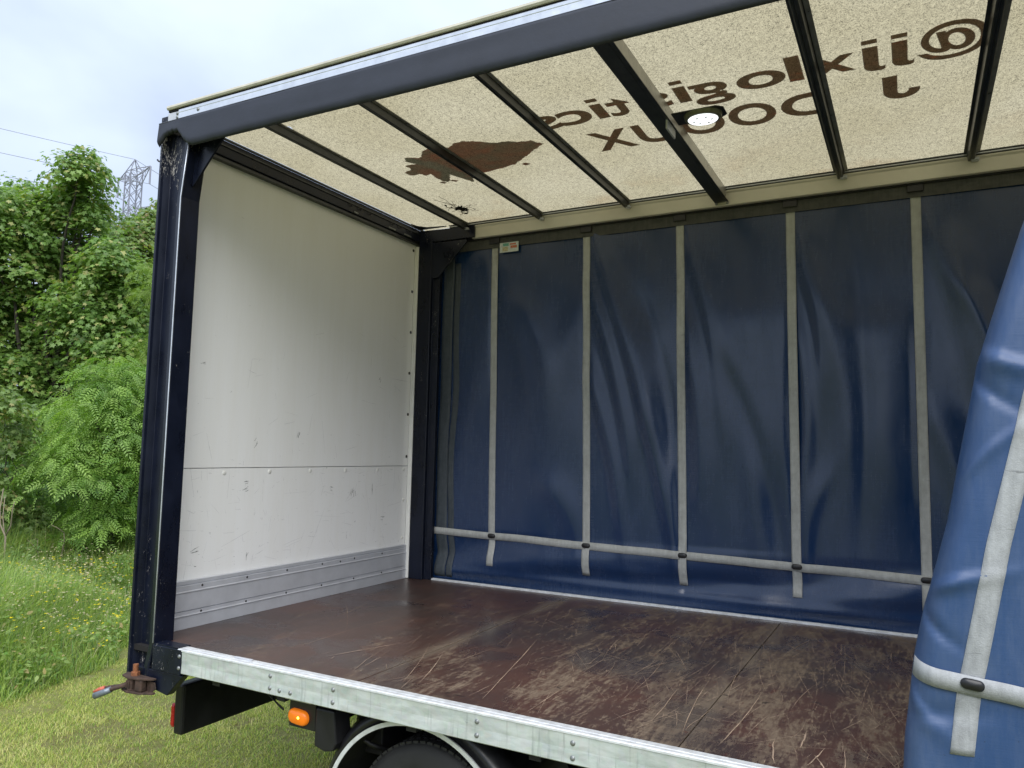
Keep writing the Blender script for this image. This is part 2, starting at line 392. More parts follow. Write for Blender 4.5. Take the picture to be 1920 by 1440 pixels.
# cheap smooth value noise
_tab = np.random.default_rng(5).random((64, 64))
def vn(x, y):
    xi, yi = math.floor(x), math.floor(y); fx, fy = x-xi, y-yi
    fx, fy = fx*fx*(3-2*fx), fy*fy*(3-2*fy)
    g = lambda a, b: _tab[a % 64, b % 64]
    return (g(xi, yi)*(1-fx)+g(xi+1, yi)*fx)*(1-fy)+(g(xi, yi+1)*(1-fx)+g(xi+1, yi+1)*fx)*fy - 0.5
def g_(x): return math.exp(-x*x)

# ================================================================ THE LORRY
lorry = empty('curtain_side_lorry', (3.2, 1.25, GZ),
    'dark framed curtain side lorry body with one side open, blue curtains and translucent lettered roof', 'lorry')
XE = 7.2                                    # front end of the body

# bolt head mesh, shared
def dome(r, h, n=12, rings=3, axis='y'):
    V = [(0, 0, h)]
    F = []
    for i in range(1, rings+1):
        a = i/rings*math.pi/2
        for k in range(n):
            t = 2*math.pi*k/n; V.append((r*math.sin(a)*math.cos(t), r*math.sin(a)*math.sin(t), h*math.cos(a)))
    for k in range(n): F.append((0, 1+k, 1+(k+1) % n))
    for i in range(rings-1):
        for k in range(n): F.append((1+i*n+k, 1+(i+1)*n+k, 1+(i+1)*n+(k+1) % n, 1+i*n+(k+1) % n))
    if axis == 'y': V = [(x, -z, y) for x, y, z in V]      # facing -y
    if axis == 'x': V = [(z, x, y) for x, y, z in V]       # facing +x
    return mesh('bolt', V, F, True)
BOLT_Y = dome(0.0105, 0.006); BOLT_Y.materials.append(MAT['bolt'])
RIV_X = dome(0.007, 0.004, axis='x'); RIV_X.materials.append(MAT['bolt_dark'])
RIVW_X = dome(0.015, 0.004, 16, 3, 'x'); RIVW_X.materials.append(MAT['white_trim'])
RIVB_X = dome(0.014, 0.007, axis='x'); RIVB_X.materials.append(MAT['bolt_dark'])

# --- floor boards
joints_x = [0.0, 1.44, 2.88, 4.32, 5.76, XE]
box('subfloor', (0.0, 0.02, -0.05), (XE, 2.44, -0.022), 'gap', lorry)
for i in range(5):
    box('floor_panel', (joints_x[i]+(0.0025 if i else 0), 0.062, -0.02), (joints_x[i+1]-0.0025, 2.435, random.uniform(-0.0012, 0.0)), 'floor', lorry, 0.0015)
# gouges and scrapes through the floor coating
sV, sF = [], []
def scrape(x, y, ang, ln, w, bend=0.0):
    n = 9; L_ = []
    for i in range(n):
        t = i/(n-1); a = ang+bend*0.4*(t-0.5)
        px, py = x+math.cos(a)*ln*t + random.uniform(-1, 1)*w*0.5, y+math.sin(a)*ln*t
        if not (0.075 < py < 2.4): return
        ww = w*math.sin(math.pi*(0.06+0.88*t))*random.uniform(0.45, 1.15)
        L_.append((px, py, ww, a))
    b = len(sV)
    for px, py, ww, a in L_:
        ww *= 0.80; nx, ny = -math.sin(a)*ww, math.cos(a)*ww
        sV.append((px-nx, py-ny, 0.0012)); sV.append((px+nx, py+ny, 0.0012))
    for i in range(n-1): sF.append((b+2*i, b+2*i+1, b+2*i+3, b+2*i+2))
fixed = [(2.03, 0.163, 1.80, 1.05, 0.0028, 0.03), (2.262, 0.10, 1.58, 0.36, 0.002, 0), (3.26, 0.29, 1.55, 0.19, 0.005, 0.1), (3.30, 0.14, 1.35, 0.20, 0.004, 0.2),
         (3.20, 0.10, 1.75, 0.22, 0.004, -0.15), (3.36, 0.13, 1.9, 0.13, 0.0045, 0.2), (1.62, 0.16, 1.95, 0.7, 0.0018, 0.2), (1.70, 0.15, 1.9, 0.6, 0.0018, 0.2),
         (1.05, 0.3, 1.2, 0.45, 0.003, 0), (2.72, 0.22, 1.6, 0.5, 0.0022, 0.1), (2.86, 0.2, 1.7, 0.75, 0.0022, -0.15), (3.0, 0.16, 1.5, 0.7, 0.003, 0.15), (3.42, 0.12, 1.65, 0.25, 0.003, 0)]
for f_ in fixed: scrape(*f_)
for i in range(620):
    x = random.betavariate(2.4, 1.4)*3.9+0.1
    scrape(x, random.uniform(0.08, 2.2), random.gauss(1.62, 0.28) if random.random() < 0.85 else random.uniform(0, 3.1), random.expovariate(5)+0.03, random.uniform(0.0005, 0.0014), random.gauss(0, 0.22))
tag(put('scrape_marks', mesh('scrape_marks', sV, sF), 'scratch', lorry), kind='stuff')

# --- side rave (galvanised) with its bright top flange
rv = prism_o('side_rave', [(0.0, -0.004), (0.0015, -0.045), (0.0022, -0.058), (0.0015, -0.071), (0.0, -0.108), (0.003, -0.112), (0.058, -0.112), (0.058, -0.004)], 'x', 0.39, XE, 'galv', lorry, 0.0015)
fl = prism_o('rave_top_edge', [(-0.003, -0.0035), (-0.003, 0.0035), (0.002, 0.007), (0.020, 0.0072), (0.0215, 0.0045), (0.0235, 0.0045), (0.025, 0.0072), (0.058, 0.0062), (0.0612, 0.002), (0.0612, -0.0035)], 'x', 0.362, XE, 'flange', lorry)
for (x, z) in [(0.992, -0.029), (0.992, -0.083), (1.052, -0.085), (1.118, -0.085), (1.367, -0.03), (1.367, -0.084), (2.099, -0.032), (2.099, -0.085), (2.508, -0.035), (2.508, -0.089),
               (3.2, -0.035), (3.2, -0.089)]:
    o = put('bolt', BOLT_Y, None, rv, (x, 0.001, z))
box('hinge_pin', (0.72, 0.030, 0.007), (0.835, 0.046, 0.014), 'alu', rv, 0.003)
# corner end cap (black) of the rave
cap = prism_o('rave_end_cap', [(-0.004, 0.004), (-0.004, -0.120), (0.06, -0.120), (0.06, 0.004)], 'x', 0.176, 0.39, 'black', lorry, 0.003)
box('cap_top_plate', (0.178, 0.000, 0.0045), (0.362, 0.075, 0.0095), 'black', cap)
for z in (-0.028, -0.085): put('bolt', BOLT_Y, None, cap, (0.378, -0.0035, z))
prism_o('corner_bracket', [(0.04, -0.124), (0.40, -0.124), (0.29, -0.235), (0.10, -0.205), (0.04, -0.17)], 'y', 0.006, 0.05, 'black', lorry, 0.003)

# --- near rear corner post (channel profile) with its kinked bright bead
def near_post():
    prof = [(-0.022, 0.000), (-0.006, 0.000), (-0.003, 0.016), (0.012, 0.050), (0.088, 0.050), (0.094, 0.040), (0.104, 0.040), (0.110, 0.030), (0.122, 0.030), (0.130, 0.010), (0.168, 0.000),
            (0.176, 0.003), (0.176, 0.118), (0.150, 0.124), (-0.022, 0.124)]
    zs = [-0.19, -0.12, 0.0, 0.5, 1.0, 1.5, 2.0, 2.36, 2.5, 2.62, 2.74]
    V, F = [], []; n = len(prof)
    for z in zs:
        k = max(0, (z-2.36))/0.38*0.05
        for (x, y) in prof:
            dx = k if x > 0.12 else 0
            if z < -0.05 and x > 0.1: dx = -0.03
            V.append((x+dx, y, z))
    for j in range(len(zs)-1):
        for i in range(n): F.append((j*n+i, j*n+(i+1) % n, (j+1)*n+(i+1) % n, (j+1)*n+i))
    F += [tuple(range(n))[::-1], tuple(range((len(zs)-1)*n, len(zs)*n))]
    o = put('corner_post', fixn(mesh('corner_post', V, F)), 'black', lorry)
    bevel(o, 0.002, 2)
    bead = tube([(0.1725, -0.0015, 0.01), (0.1725, -0.0015, 1.0), (0.1725, -0.0015, 2.36), (0.184, -0.0015, 2.45), (0.208, -0.0015, 2.64)], 0.0032, 8)
    put('post_bead', mesh('post_bead', *bead, True), 'silver', o)
    g = prism_o('gusset_plate', [(0.184, 2.71), (0.44, 2.71), (0.43, 2.685), (0.198, 2.43), (0.184, 2.43)], 'y', 0.052, 0.064, 'black', o, 0.002)
    wl = []
    for i in range(26):
        z = 2.44+i*0.0072; wl.append(boxV((0.183, 0.040, z), (0.194, 0.052, z+0.005)))
    put('weld_bead', mesh('weld_bead', *join(wl)), 'black', o)
    hook = tube([(-0.02, 0.01, 2.585), (-0.045, 0.01, 2.595), (-0.055, 0.01, 2.605)], 0.005, 6)
    put('hook', mesh('hook', *hook, True), 'plastic', o)
    return o
post = near_post()

# --- far rear corner post
fp = prism_o('corner_post', [(0.048, 2.395), (0.170, 2.395), (0.176, 2.40), (0.176, 2.430), (0.235, 2.436), (0.235, 2.47), (0.048, 2.47)], 'z', 0.0, 2.74, 'black', lorry, 0.003)
prism_o('gusset_plate', [(0.178, 2.715), (0.50, 2.715), (0.51, 2.70), (0.240, 2.425), (0.178, 2.425)], 'y', 2.400, 2.412, 'black', fp, 0.002)
box('white_trim_strip', (0.006, 2.395, 0.0), (0.020, 2.470, 2.705), 'white_trim', lorry, 0.002)
box('white_trim_edge', (0.0205, 2.392, 0.002), (0.046, 2.420, 2.70), 'white_trim', lorry, 0.003)
for z in (2.668, 2.322, 1.983, 1.644, 1.308, 0.967): pass

# --- rear end wall
wall = box('wall_panel', (-0.028, 0.10, 0.8935), (0.002, 2.47, 2.74), 'panel', lorry, 0.001)
box('panel_joint', (-0.034, 0.10, 0.86), (-0.0285, 2.47, 0.92), 'alu', lorry)
wall2 = box('wall_panel', (-0.028, 0.10, 0.24), (0.0, 2.47, 0.8895), 'panel', lorry, 0.0012)
for (y, z) in [(0.548, 0.862), (0.909, 0.865), (1.278, 0.865), (1.642, 0.863), (2.013, 0.863), (2.351, 0.862), (2.36, 0.62), (2.36, 0.32)]:
    put('rivet', RIVW_X, None, wall2, (0.0, y, z))
for z in (2.668, 2.322, 1.983, 1.644, 1.308, 0.967):
    put('bolt', RIVB_X, None, wall, (0.0, 2.380, z))
kick = prism_o('kick_board', [(0.004, 0.0), (0.022, 0.0), (0.022, 0.066), (0.026, 0.070), (0.026, 0.074), (0.022, 0.078), (0.022, 0.094), (0.014, 0.0955), (0.014, 0.099), (0.022, 0.1005), (0.022, 0.196),
    (0.026, 0.200), (0.026, 0.204), (0.022, 0.208), (0.022, 0.236), (0.014, 0.238), (0.014, 0.242), (0.018, 0.244), (0.018, 0.263), (0.004, 0.266)], 'y', 0.12, 2.392, 'alu', lorry)
kick.data.transform(Matrix.Identity(4))
for y in (0.20, 0.416, 0.747, 1.082, 1.415, 1.754, 2.08):
    put('rivet', RIV_X, None, kick, (0.022, y, 0.227)); put('rivet', RIV_X, None, kick, (0.022, y, 0.083))
put('rivet', RIV_X, None, kick, (0.022, 1.602, 0.222))
# scuffs left by loads on the end wall
random.seed(31)
wV, wF, kV, kF = [], [], [], []
def scuff(Vs, Fs, x, y, z, ang, ln, w):
    n = len(Vs); c, s = math.cos(ang), math.sin(ang)
    for i in range(5):
        t = i/4; ww = w*(0.35+0.65*math.sin(math.pi*(.1+.8*t)))*random.uniform(.5, 1.2); yy = y+c*ln*(t-.5); zz = z+s*ln*(t-.5)+random.uniform(-1, 1)*w*.8
        Vs += [(x, yy+s*ww/2, zz-c*ww/2), (x, yy-s*ww/2, zz+c*ww/2)]
    for i in range(4): Fs.append((n+2*i, n+2*i+1, n+2*i+3, n+2*i+2))
for i in range(150):
    lo_ = random.random() < 0.8
    z = random.uniform(0.29, 0.86) if lo_ else random.uniform(0.95, 1.9)
    scuff(wV, wF, 0.0007 if z < 0.89 else 0.0027, random.uniform(0.3, 2.3), z, random.choice((random.gauss(0, .25), random.gauss(1.6, .3))), random.expovariate(14)+0.02, random.uniform(0.001, 0.0025))
for (y, z, a_, l_) in ((0.36, 0.42, .1, .09), (0.75, 0.35, 1.3, .05), (1.72, 0.72, 1.2, .10), (1.75, 0.70, 1.9, .07), (1.95, 0.72, 1.5, .08), (0.72, 0.80, .1, .05), (0.72, 0.76, .3, .06), (0.78, 1.05, 1.1, .06), (1.15, 1.10, 1.2, .06), (2.1, 0.5, 0, .07), (1.5, 0.74, .2, .04), (2.0, 1.55, 1.1, .04)):
    for k in range(3): scuff(kV, kF, 0.0009 if z < 0.89 else 0.0029, y+random.gauss(0, .008), z+random.gauss(0, .010), a_+random.gauss(0, .2), l_*random.uniform(.3, .8), 0.0028)
MAT['scuff'] = simple('grey_scuff', (0.60, 0.60, 0.61), 0.7, 0, 0.2, 30); MAT['scuff_dark'] = simple('black_rub_mark', (0.12, 0.12, 0.12), 0.7, 0, 0.4, 30)
tag(put('light_scuffs', mesh('light_scuffs', wV, wF), 'scuff', wall2), kind='stuff'); tag(put('dark_scuffs', mesh('dark_scuffs', kV, kF), 'scuff_dark', wall2), kind='stuff')
# header frame across the top of the end wall
box('header_lower_flange', (0.001, 0.12, 2.716), (0.034, 2.47, 2.738), 'alu_dark', lorry, 0.002)
hd = box('header_beam', (-0.028, 0.0, 2.7405), (0.046, 2.49, 2.838), 'black', lorry, 0.004)
box('header_lip', (0.047, 0.02, 2.836), (0.062, 2.46, 2.848), 'alu_dark', lorry, 0.001)
box('header_lip', (0.047, 0.02, 2.800), (0.054, 2.46, 2.808), 'alu_dark', lorry, 0.001)
for y, w in ((1.56, .05), (1.98, .09), (2.18, .10)):
    box('joint_plate', (0.035, y, 2.745), (0.051, y+w, 2.758), 'bolt', hd, 0.002)
for y in (1.5, 1.6, 1.72, 2.0, 2.1, 2.22):
    put('hanging_cable', mesh('hanging_cable', *tube([(0.052, y, 2.80), (0.060, y+.02, 2.785), (0.056, y+.05, 2.792)], 0.003, 5), True), 'plastic', hd)
# far top corner casting
prism_o('corner_plate', [(0.03, 2.40), (0.30, 2.425), (0.56, 2.425), (0.56, 2.49), (0.03, 2.49)], 'z', 2.733, 2.834, 'black', lorry, 0.004)
prism_o('corner_web', [(0.062, 2.25), (0.075, 2.32), (0.13, 2.38), (0.30, 2.413), (0.062, 2.413)], 'z', 2.845, 2.853, 'black', lorry)

# --- far cant rail (dull cream aluminium) and its lips
fr = prism_o('cant_rail', [(2.440, 2.732), (2.444, 2.728), (2.49, 2.728), (2.49, 2.832), (2.430, 2.832), (2.430, 2.822), (2.440, 2.812)], 'x', 0.53, XE, 'alu_cream', lorry, 0.001)
for a, b, mt in (((2.432, 2.833), (2.46, 2.8375), 'gap'), ((2.420, 2.838), (2.46, 2.844), 'alu'), ((2.432, 2.8445), (2.46, 2.8485), 'gap'), ((2.418, 2.849), (2.47, 2.855), 'alu_dark')):
    prism_o('rail_lip' if mt != 'gap' else 'rail_groove', [a, (b[0], a[1]), b, (a[0], b[1])], 'x', 0.32, XE, mt, lorry)

box('curtain_light_seal', (0.24, 2.470, 2.7165), (XE, 2.56, 2.7275), 'black_plain', lorry)  # black strip added to close the light leak above the curtain
box('light_leak_cover', (0.0, 2.512, 2.7), (XE, 2.55, 2.87), 'alu_cream', lorry)  # unseen outer cover, added to keep daylight from leaking in over the curtain
# --- far lower edge: bright floor-side bead
prism_o('floor_edge_bead', [(2.437, 0.0), (2.437, 0.010), (2.441, 0.013), (2.446, 0.010), (2.446, 0.005), (2.452, 0.005), (2.452, 0.013), (2.470, 0.013), (2.470, 0.0)], 'x', 0.24, XE, 'flange', lorry)
box('side_rave', (0.1, 2.44, -0.11), (XE, 2.480, -0.002), 'galv', lorry, 0.002)

# --- roof bows
def bow(x, w=0.052, zb=2.803):
    pr = [(x-w/2, 2.853), (x-w/2, 2.8475), (x-w*0.30, 2.8475), (x-w*0.22, zb+0.003), (x-w*0.16, zb), (x-w*0.05, zb), (x-w*0.03, zb+0.004), (x+w*0.03, zb+0.004), (x+w*0.05, zb), (x+w*0.18, zb), (x+w*0.24, zb+0.003), (x+w*0.30, 2.8475), (x+w/2, 2.8475), (x+w/2, 2.853)]
    me = fixn(mesh('roof_bow', *prism(pr, 'y', 0.03, 2.428)))
    o = put('roof_bow', me, 'alu_dark', lorry)
    box('bow_foot', (x+w*0.02, 2.400, zb-0.004), (x+w*0.55, 2.436, zb+0.012), 'alu', o, 0.001)
    prism_o('bow_lit_side', [(x+w*0.31, 2.849), (x+w*0.34, 2.842), (x+w*0.62, 2.846), (x+w*0.62, 2.850)], 'y', 0.03, 2.41, 'alu_lit', o)  # pale strip painting the lit right edge of the bow
    return o
for x in (0.478, 1.143, 1.838, 3.262, 3.975, 4.69, 5.42, 6.15): bow(x, 0.058 if x < 2 else 0.075, 2.80)
# deep central bow (a box section, its lit side given a lighter metal colour)
xb = 2.512
mb = prism_o('roof_bow', [(xb-0.042, 2.853), (xb-0.042, 2.748), (xb+0.030, 2.748), (xb+0.030, 2.853)], 'y', 0.03, 2.43, 'alu_dark', lorry, 0.003)
prism_o('bow_lit_side', [(xb+0.031, 2.756), (xb+0.034, 2.756), (xb+0.034, 2.846), (xb+0.031, 2.846)], 'y', 0.05, 2.42, 'alu_lit', mb)
prism_o('bow_lip', [(xb+0.031, 2.748), (xb+0.052, 2.748), (xb+0.052, 2.7515), (xb+0.031, 2.7515)], 'y', 0.05, 2.42, 'alu_dark', mb)
for x in (xb-0.03, xb+0.045):
    put('bolt', BOLT_Y, None, mb, (x, 2.426, 2.742))
# --- roof sheet with a torn hole
hx0, hx1, hy0, hy1 = 0.39, 0.57, 0.36, 0.53
hc = [(0.425, 0.425), (0.455, 0.418), (0.500, 0.402), (0.515, 0.43), (0.508, 0.455), (0.475, 0.488), (0.450, 0.480), (0.430, 0.455)]
rect = [(hx0, hy0), ((hx0+hx1)/2, hy0), (hx1, hy0), (hx1, (hy0+hy1)/2), (hx1, hy1), ((hx0+hx1)/2, hy1), (hx0, hy1), (hx0, (hy0+hy1)/2)]
RZ = 2.8555
V = []; F = []
def quad(a, b):
    n = len(V); V.extend([(a[0], a[1], RZ), (b[0], a[1], RZ), (b[0], b[1], RZ), (a[0], b[1], RZ)]); F.append((n, n+1, n+2, n+3))
quad((0.05, 0.0), (hx0, 2.475)); quad((hx0, 0.0), (hx1, hy0)); quad((hx0, hy1), (hx1, 2.475)); quad((hx1, 0.0), (XE, 2.475))
n0 = len(V); V += [(*p, RZ) for p in rect] + [(*p, RZ + random.uniform(-.006, .002)) for p in hc]
hcs = [hc.index(p) for p in hc]
for k in range(8): F.append((n0+k, n0+(k+1) % 8, n0+8+(k+1) % 8, n0+8+k))
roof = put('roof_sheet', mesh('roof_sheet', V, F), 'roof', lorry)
# dark torn rim hanging round the hole
tv, tf = [], []
for k in range(22):
    a = 2*math.pi*k/22; cx_, cy_ = 0.470+0.043*math.cos(a), 0.445+0.036*math.sin(a)
    l = random.uniform(0.008, 0.028); n = len(tv)
    tv += [(cx_, cy_, RZ-0.002), (cx_+0.008*math.sin(a), cy_-0.008*math.cos(a), RZ-0.002), (cx_+l*math.cos(a+.5), cy_+l*math.sin(a+.5), RZ-random.uniform(0.002, 0.012))]; tf.append((n, n+1, n+2))
put('torn_edge', mesh('torn_edge', tv, tf), 'crack', roof)
# blackened damaged patch near the far edge and cracks round it
random.seed(9)
pv, pf = [], []
def splat(cx_, cy_, rx, ry, n, z, jag):
    b = len(pv); pv.append((cx_, cy_, z))
    for k in range(n):
        a = 2*math.pi*k/n; s = 1+random.uniform(-jag, jag)
        pv.append((cx_+rx*s*math.cos(a), cy_+ry*s*math.sin(a), z))
    for k in range(n): pf.append((b, b+1+k, b+1+(k+1) % n))
splat(0.640, 2.085, 0.045, 0.070, 40, RZ-0.003, 0.42)
for k in range(26):
    splat(0.64+random.gauss(0, .035), 2.085+random.gauss(0, .06), random.uniform(.004, .012), random.uniform(.006, .02), 9, RZ-0.0034-0.0001*k, 0.5)
put('blackened_patch', mesh('blackened_patch', pv, pf), 'dirt', roof)
cv = []
for k in range(16):
    a = random.uniform(0, 2*math.pi); p = [0.64+0.045*math.cos(a), 2.085+0.08*math.sin(a)]
    pts = [(p[0], p[1], RZ-0.0035)]
    for s in range(random.randint(3, 7)):
        a += random.gauss(0, 0.65); p = [p[0]+0.022*math.cos(a), p[1]+0.034*math.sin(a)]
        if p[1] > 2.38: break
        pts.append((p[0], p[1], RZ-0.0035))
    if len(pts) > 1: cv.append(tube(pts, 0.0014, 4))
tag(put('crack_lines', mesh('crack_lines', *join(cv)), 'crack', roof), kind='stuff')

# --- lettering printed on top of the roof, seen from below through the sheet
LZ = RZ+0.0012
def poly_letter(polys):
    bm = bmesh.new()
    for P_ in polys:
        f_ = bm.faces.new([bm.verts.new((x, y, LZ)) for x, y in P_]); bmesh.ops.triangulate(bm, faces=[f_])
    me = bpy.data.meshes.new('letter'); bm.to_mesh(me); bm.free(); return put('letter', me, 'vinyl', roof)
def letter_ij(ch, xl, xr, yb):
    w = 0.064
    if ch == 'i': return poly_letter([[(xl, yb), (xr, yb), (xr, yb-0.178), (xl, yb-0.178)], [(xl, yb-0.205), (xr, yb-0.205), (xr, yb-0.243), (xl, yb-0.243)]])
    x1 = xr+w
    return poly_letter([[(xr, yb-0.178), (x1, yb-0.178), (x1, yb+0.010), (x1+0.006, yb+0.022), (x1+0.018, yb+0.024), (xl, yb+0.012), (xl, yb+0.052), (x1+0.01, yb+0.064), (x1-0.03, yb+0.060), (xr+0.010, yb+0.044), (xr, yb+0.016)],
        [(xr, yb-0.205), (x1, yb-0.205), (x1, yb-0.243), (xr, yb-0.243)]])
def letter(ch, xl, xr, ybase, em, weight=0.012):
    cu = bpy.data.curves.new('letter', 'FONT'); cu.body = ch; cu.size = 1.0; cu.offset = weight; cu.fill_mode = 'BOTH'; cu.resolution_u = 6
    t = bpy.data.objects.new('letter', cu); col.objects.link(t)
    dg = bpy.context.evaluated_depsgraph_get(); me = bpy.data.meshes.new_from_object(t.evaluated_get(dg))
    bpy.data.objects.remove(t); bpy.data.curves.remove(cu)
    co = np.empty(len(me.vertices)*3, np.float32); me.vertices.foreach_get('co', co); co = co.reshape(-1, 3)
    x0, x1 = co[:, 0].min(), co[:, 0].max()
    nc = np.zeros_like(co)
    nc[:, 0] = xl-(co[:, 0]-x0)/(x1-x0)*(xl-xr); nc[:, 1] = ybase-co[:, 1]*em; nc[:, 2] = LZ
    me.vertices.foreach_set('co', nc.ravel()); me.update(); me.name = 'letter'; me.materials.clear()
    return put('letter', me, 'vinyl', roof)
row1 = [('@', 3.965, 3.692), ('j', 3.680, 3.590), ('j', 3.562, 3.472), ('x', 3.440, 3.235), ('l', 3.212, 3.145), ('o', 3.135, 2.905), ('g', 2.880, 2.680), ('i', 2.668, 2.605), ('s', 2.572, 2.395),
        ('t', 2.365, 2.235), ('i', 2.222, 2.158), ('c', 2.135, 1.945), ('s', 1.945, 1.790)]
for ch, a, b in row1: letter_ij(ch, a, b, 1.083) if ch in 'ij' else letter(ch, a, b, 1.083, 0.345, 0.022)
def stroke(path, w0, w1):
    V, F = [], []; n = len(path)
    for i, (x, y) in enumerate(path):
        a, b = path[max(i-1, 0)], path[min(i+1, n-1)]; d = math.hypot(b[0]-a[0], b[1]-a[1]); nx_, ny_ = -(b[1]-a[1])/d, (b[0]-a[0])/d; w = (w0+(w1-w0)*i/(n-1))/2
        V += [(x+nx_*w, y+ny_*w, LZ), (x-nx_*w, y-ny_*w, LZ)]
    for i in range(n-1): F.append((2*i, 2*i+1, 2*i+3, 2*i+2))
    return V, F
put('letter', mesh('letter', *stroke([(3.575, 1.232), (3.575, 1.34), (3.575, 1.41)]+[(3.628-0.053*math.cos(R(a)), 1.41+0.062*math.sin(R(a))) for a in range(12, 169, 12)]+[(3.681, 1.395)], 0.066, 0.050)), 'vinyl', roof)
row2 = [('D', 3.300, 3.060), ('O', 3.035, 2.790), ('O', 2.765, 2.520), ('U', 2.480, 2.270), ('X', 2.245, 2.000)]
for ch, a, b in row2: letter(ch, a, b, 1.500, 0.365, 0.030)
# leaf-shaped emblem
EMB = [(1.73, 1.25), (1.68, 1.18), (1.61, 1.17), (1.56, 1.13), (1.46, 1.12), (1.42, 1.08), (1.37, 1.04), (1.3, 1.02), (1.24, 1.02), (1.2, 1.06), (1.16, 1.06), (1.14, 1.03), (1.12, 0.98), (1.01, 1.05), (0.92, 1.13), (0.85, 1.09), (0.81, 1.14), (0.85, 1.2), (0.76, 1.2), (0.77, 1.26), (0.69, 1.3), (0.69, 1.36), (0.77, 1.36), (0.79, 1.41), (0.84, 1.39), (0.83, 1.48), (0.83, 1.53), (0.87, 1.57), (0.95, 1.44), (0.99, 1.55), (1.02, 1.64), (1.09, 1.51), (1.22, 1.51), (1.33, 1.5), (1.43, 1.47), (1.54, 1.39), (1.64, 1.31)]
STEM = [(0.84, 1.09), (0.88, 1.11), (0.92, 1.17), (0.99, 1.24), (0.99, 1.3), (1.02, 1.37), (1.06, 1.56), (1.02, 1.64), (0.99, 1.56), (0.95, 1.45), (0.87, 1.56), (0.83, 1.54), (0.91, 1.4), (0.9, 1.31), (0.86, 1.23), (0.81, 1.14)]
def flat_poly(name, P, z, mat, jag=0.0, parent=roof):
    Q = []
    for i, p in enumerate(P):
        q = P[(i+1) % len(P)]
        for s in range(4 if jag else 1):
            t = s/4; Q.append((p[0]+(q[0]-p[0])*t+random.uniform(-jag, jag), p[1]+(q[1]-p[1])*t+random.uniform(-jag, jag), z))
    bm = bmesh.new(); vsb = [bm.verts.new(q) for q in Q]; f_ = bm.faces.new(vsb)
    bmesh.ops.triangulate(bm, faces=[f_]); me = bpy.data.meshes.new(name); bm.to_mesh(me); bm.free()
    return put(name, me, mat, parent)
def inside(P, x, y):
    c = False
    for i in range(len(P)):
        (x1, y1), (x2, y2) = P[i], P[i-1]
        if (y1 > y) != (y2 > y) and x < (x2-x1)*(y-y1)/(y2-y1)+x1: c = not c
    return c
EJ = []
for i, p in enumerate(EMB):
    q = EMB[(i+1) % len(EMB)]
    for k in range(4): EJ.append((p[0]+(q[0]-p[0])*k/4+random.uniform(-.007, .007), p[1]+(q[1]-p[1])*k/4+random.uniform(-.007, .007)))
cs = 0.006; cells = {'leaf': ([], []), 'stem': ([], [])}
for i in range(int(1.1/cs)):
    for j in range(int(0.72/cs)):
        x, y = 0.66+i*cs, 0.95+j*cs; xm, ym = x+cs/2, y+cs/2
        st_ = inside(STEM, xm+.008*vn(xm*40, ym*40), ym+.008*vn(xm*40+9, ym*40))
        if st_ or inside(EJ, xm, ym):
            Vc, Fc = cells['stem' if st_ else 'leaf']; n = len(Vc)
            Vc += [(x, y, LZ), (x+cs, y, LZ), (x+cs, y+cs, LZ), (x, y+cs, LZ)]; Fc.append((n, n+1, n+2, n+3))
put('emblem_leaf', mesh('emblem_leaf', *cells['leaf']), 'emb_red', roof)
put('emblem_stem', mesh('emblem_stem', *cells['stem']), 'emb_grey', roof)
flat_poly('emblem_fleck', [(1.467, 1.482), (1.50, 1.472), (1.524, 1.508), (1.479, 1.519)], LZ, 'emb_red')
flat_poly('emblem_fleck', [(0.795, 1.552), (0.82, 1.54), (0.85, 1.565), (0.82, 1.585)], LZ, 'emb_red')
flat_poly('emblem_fleck', [(0.88, 1.548), (0.91, 1.54), (0.945, 1.57), (0.91, 1.585)], LZ, 'emb_red')

# --- near top: cream roof edge, silver rail, rubber valance
prism_o('roof_edge_trim', [(-0.030, 2.852), (-0.036, 2.860), (-0.034, 2.872), (-0.022, 2.880), (0.03, 2.882), (0.03, 2.858), (-0.01, 2.857), (-0.012, 2.852)], 'x', 0.055, XE, 'cream', lorry, 0.001)
prism_o('roof_edge_gap', [(-0.022, 2.841), (-0.022, 2.8515), (0.028, 2.8515), (0.028, 2.841)], 'x', 0.058, XE, 'gap', lorry)  # black strip filling the dark gap between rail and cream trim
nr = prism_o('cant_rail', [(-0.026, 2.782), (-0.026, 2.818), (-0.024, 2.8215), (-0.026, 2.825), (-0.026, 2.840), (0.03, 2.840), (0.03, 2.782)], 'x', 0.145, XE, 'silver', lorry, 0.001)
ce = box('rail_end_block', (0.055, -0.024, 2.784), (0.144, 0.03, 2.836), 'alu', lorry, 0.006)
for z in (2.800, 2.822): put('bolt', BOLT_Y, 'rust', ce, (0.135, -0.024, z))
put('bolt', BOLT_Y, None, nr, (0.300, -0.026, 2.812))
def val(u, v):
    x = 0.0 + (XE)*u
    zt = 2.782
    zb = 2.622
    if x < 0.27:                             # torn lower edge over the post
        t = x/0.27
        T_ = [(0, 2.655), (0.10, 2.685), (0.22, 2.712), (0.42, 2.722), (0.60, 2.716), (0.70, 2.680), (0.80, 2.650), (0.90, 2.632), (1.0, 2.622)]
        for (a_, va), (b_, vb) in zip(T_, T_[1:]):
            if t <= b_: zb = va+(vb-va)*(t-a_)/(b_-a_)+0.003*math.sin(t*47); break
    z = zt + (zb-zt)*v
    y = -0.0295 - 0.006*math.sin(v*math.pi*0.5) + 0.016*(max(0, v-0.80)/0.20)**2 + 0.003*vn(x*2.5, v*3)
    z += 0.004*vn(x*1.2, 3)
    return (x, y, z)
us = [i/400 for i in range(401)]
us = [i*0.27/XE/36 for i in range(36)] + [0.27/XE + (1-0.27/XE)*i/140 for i in range(141)]
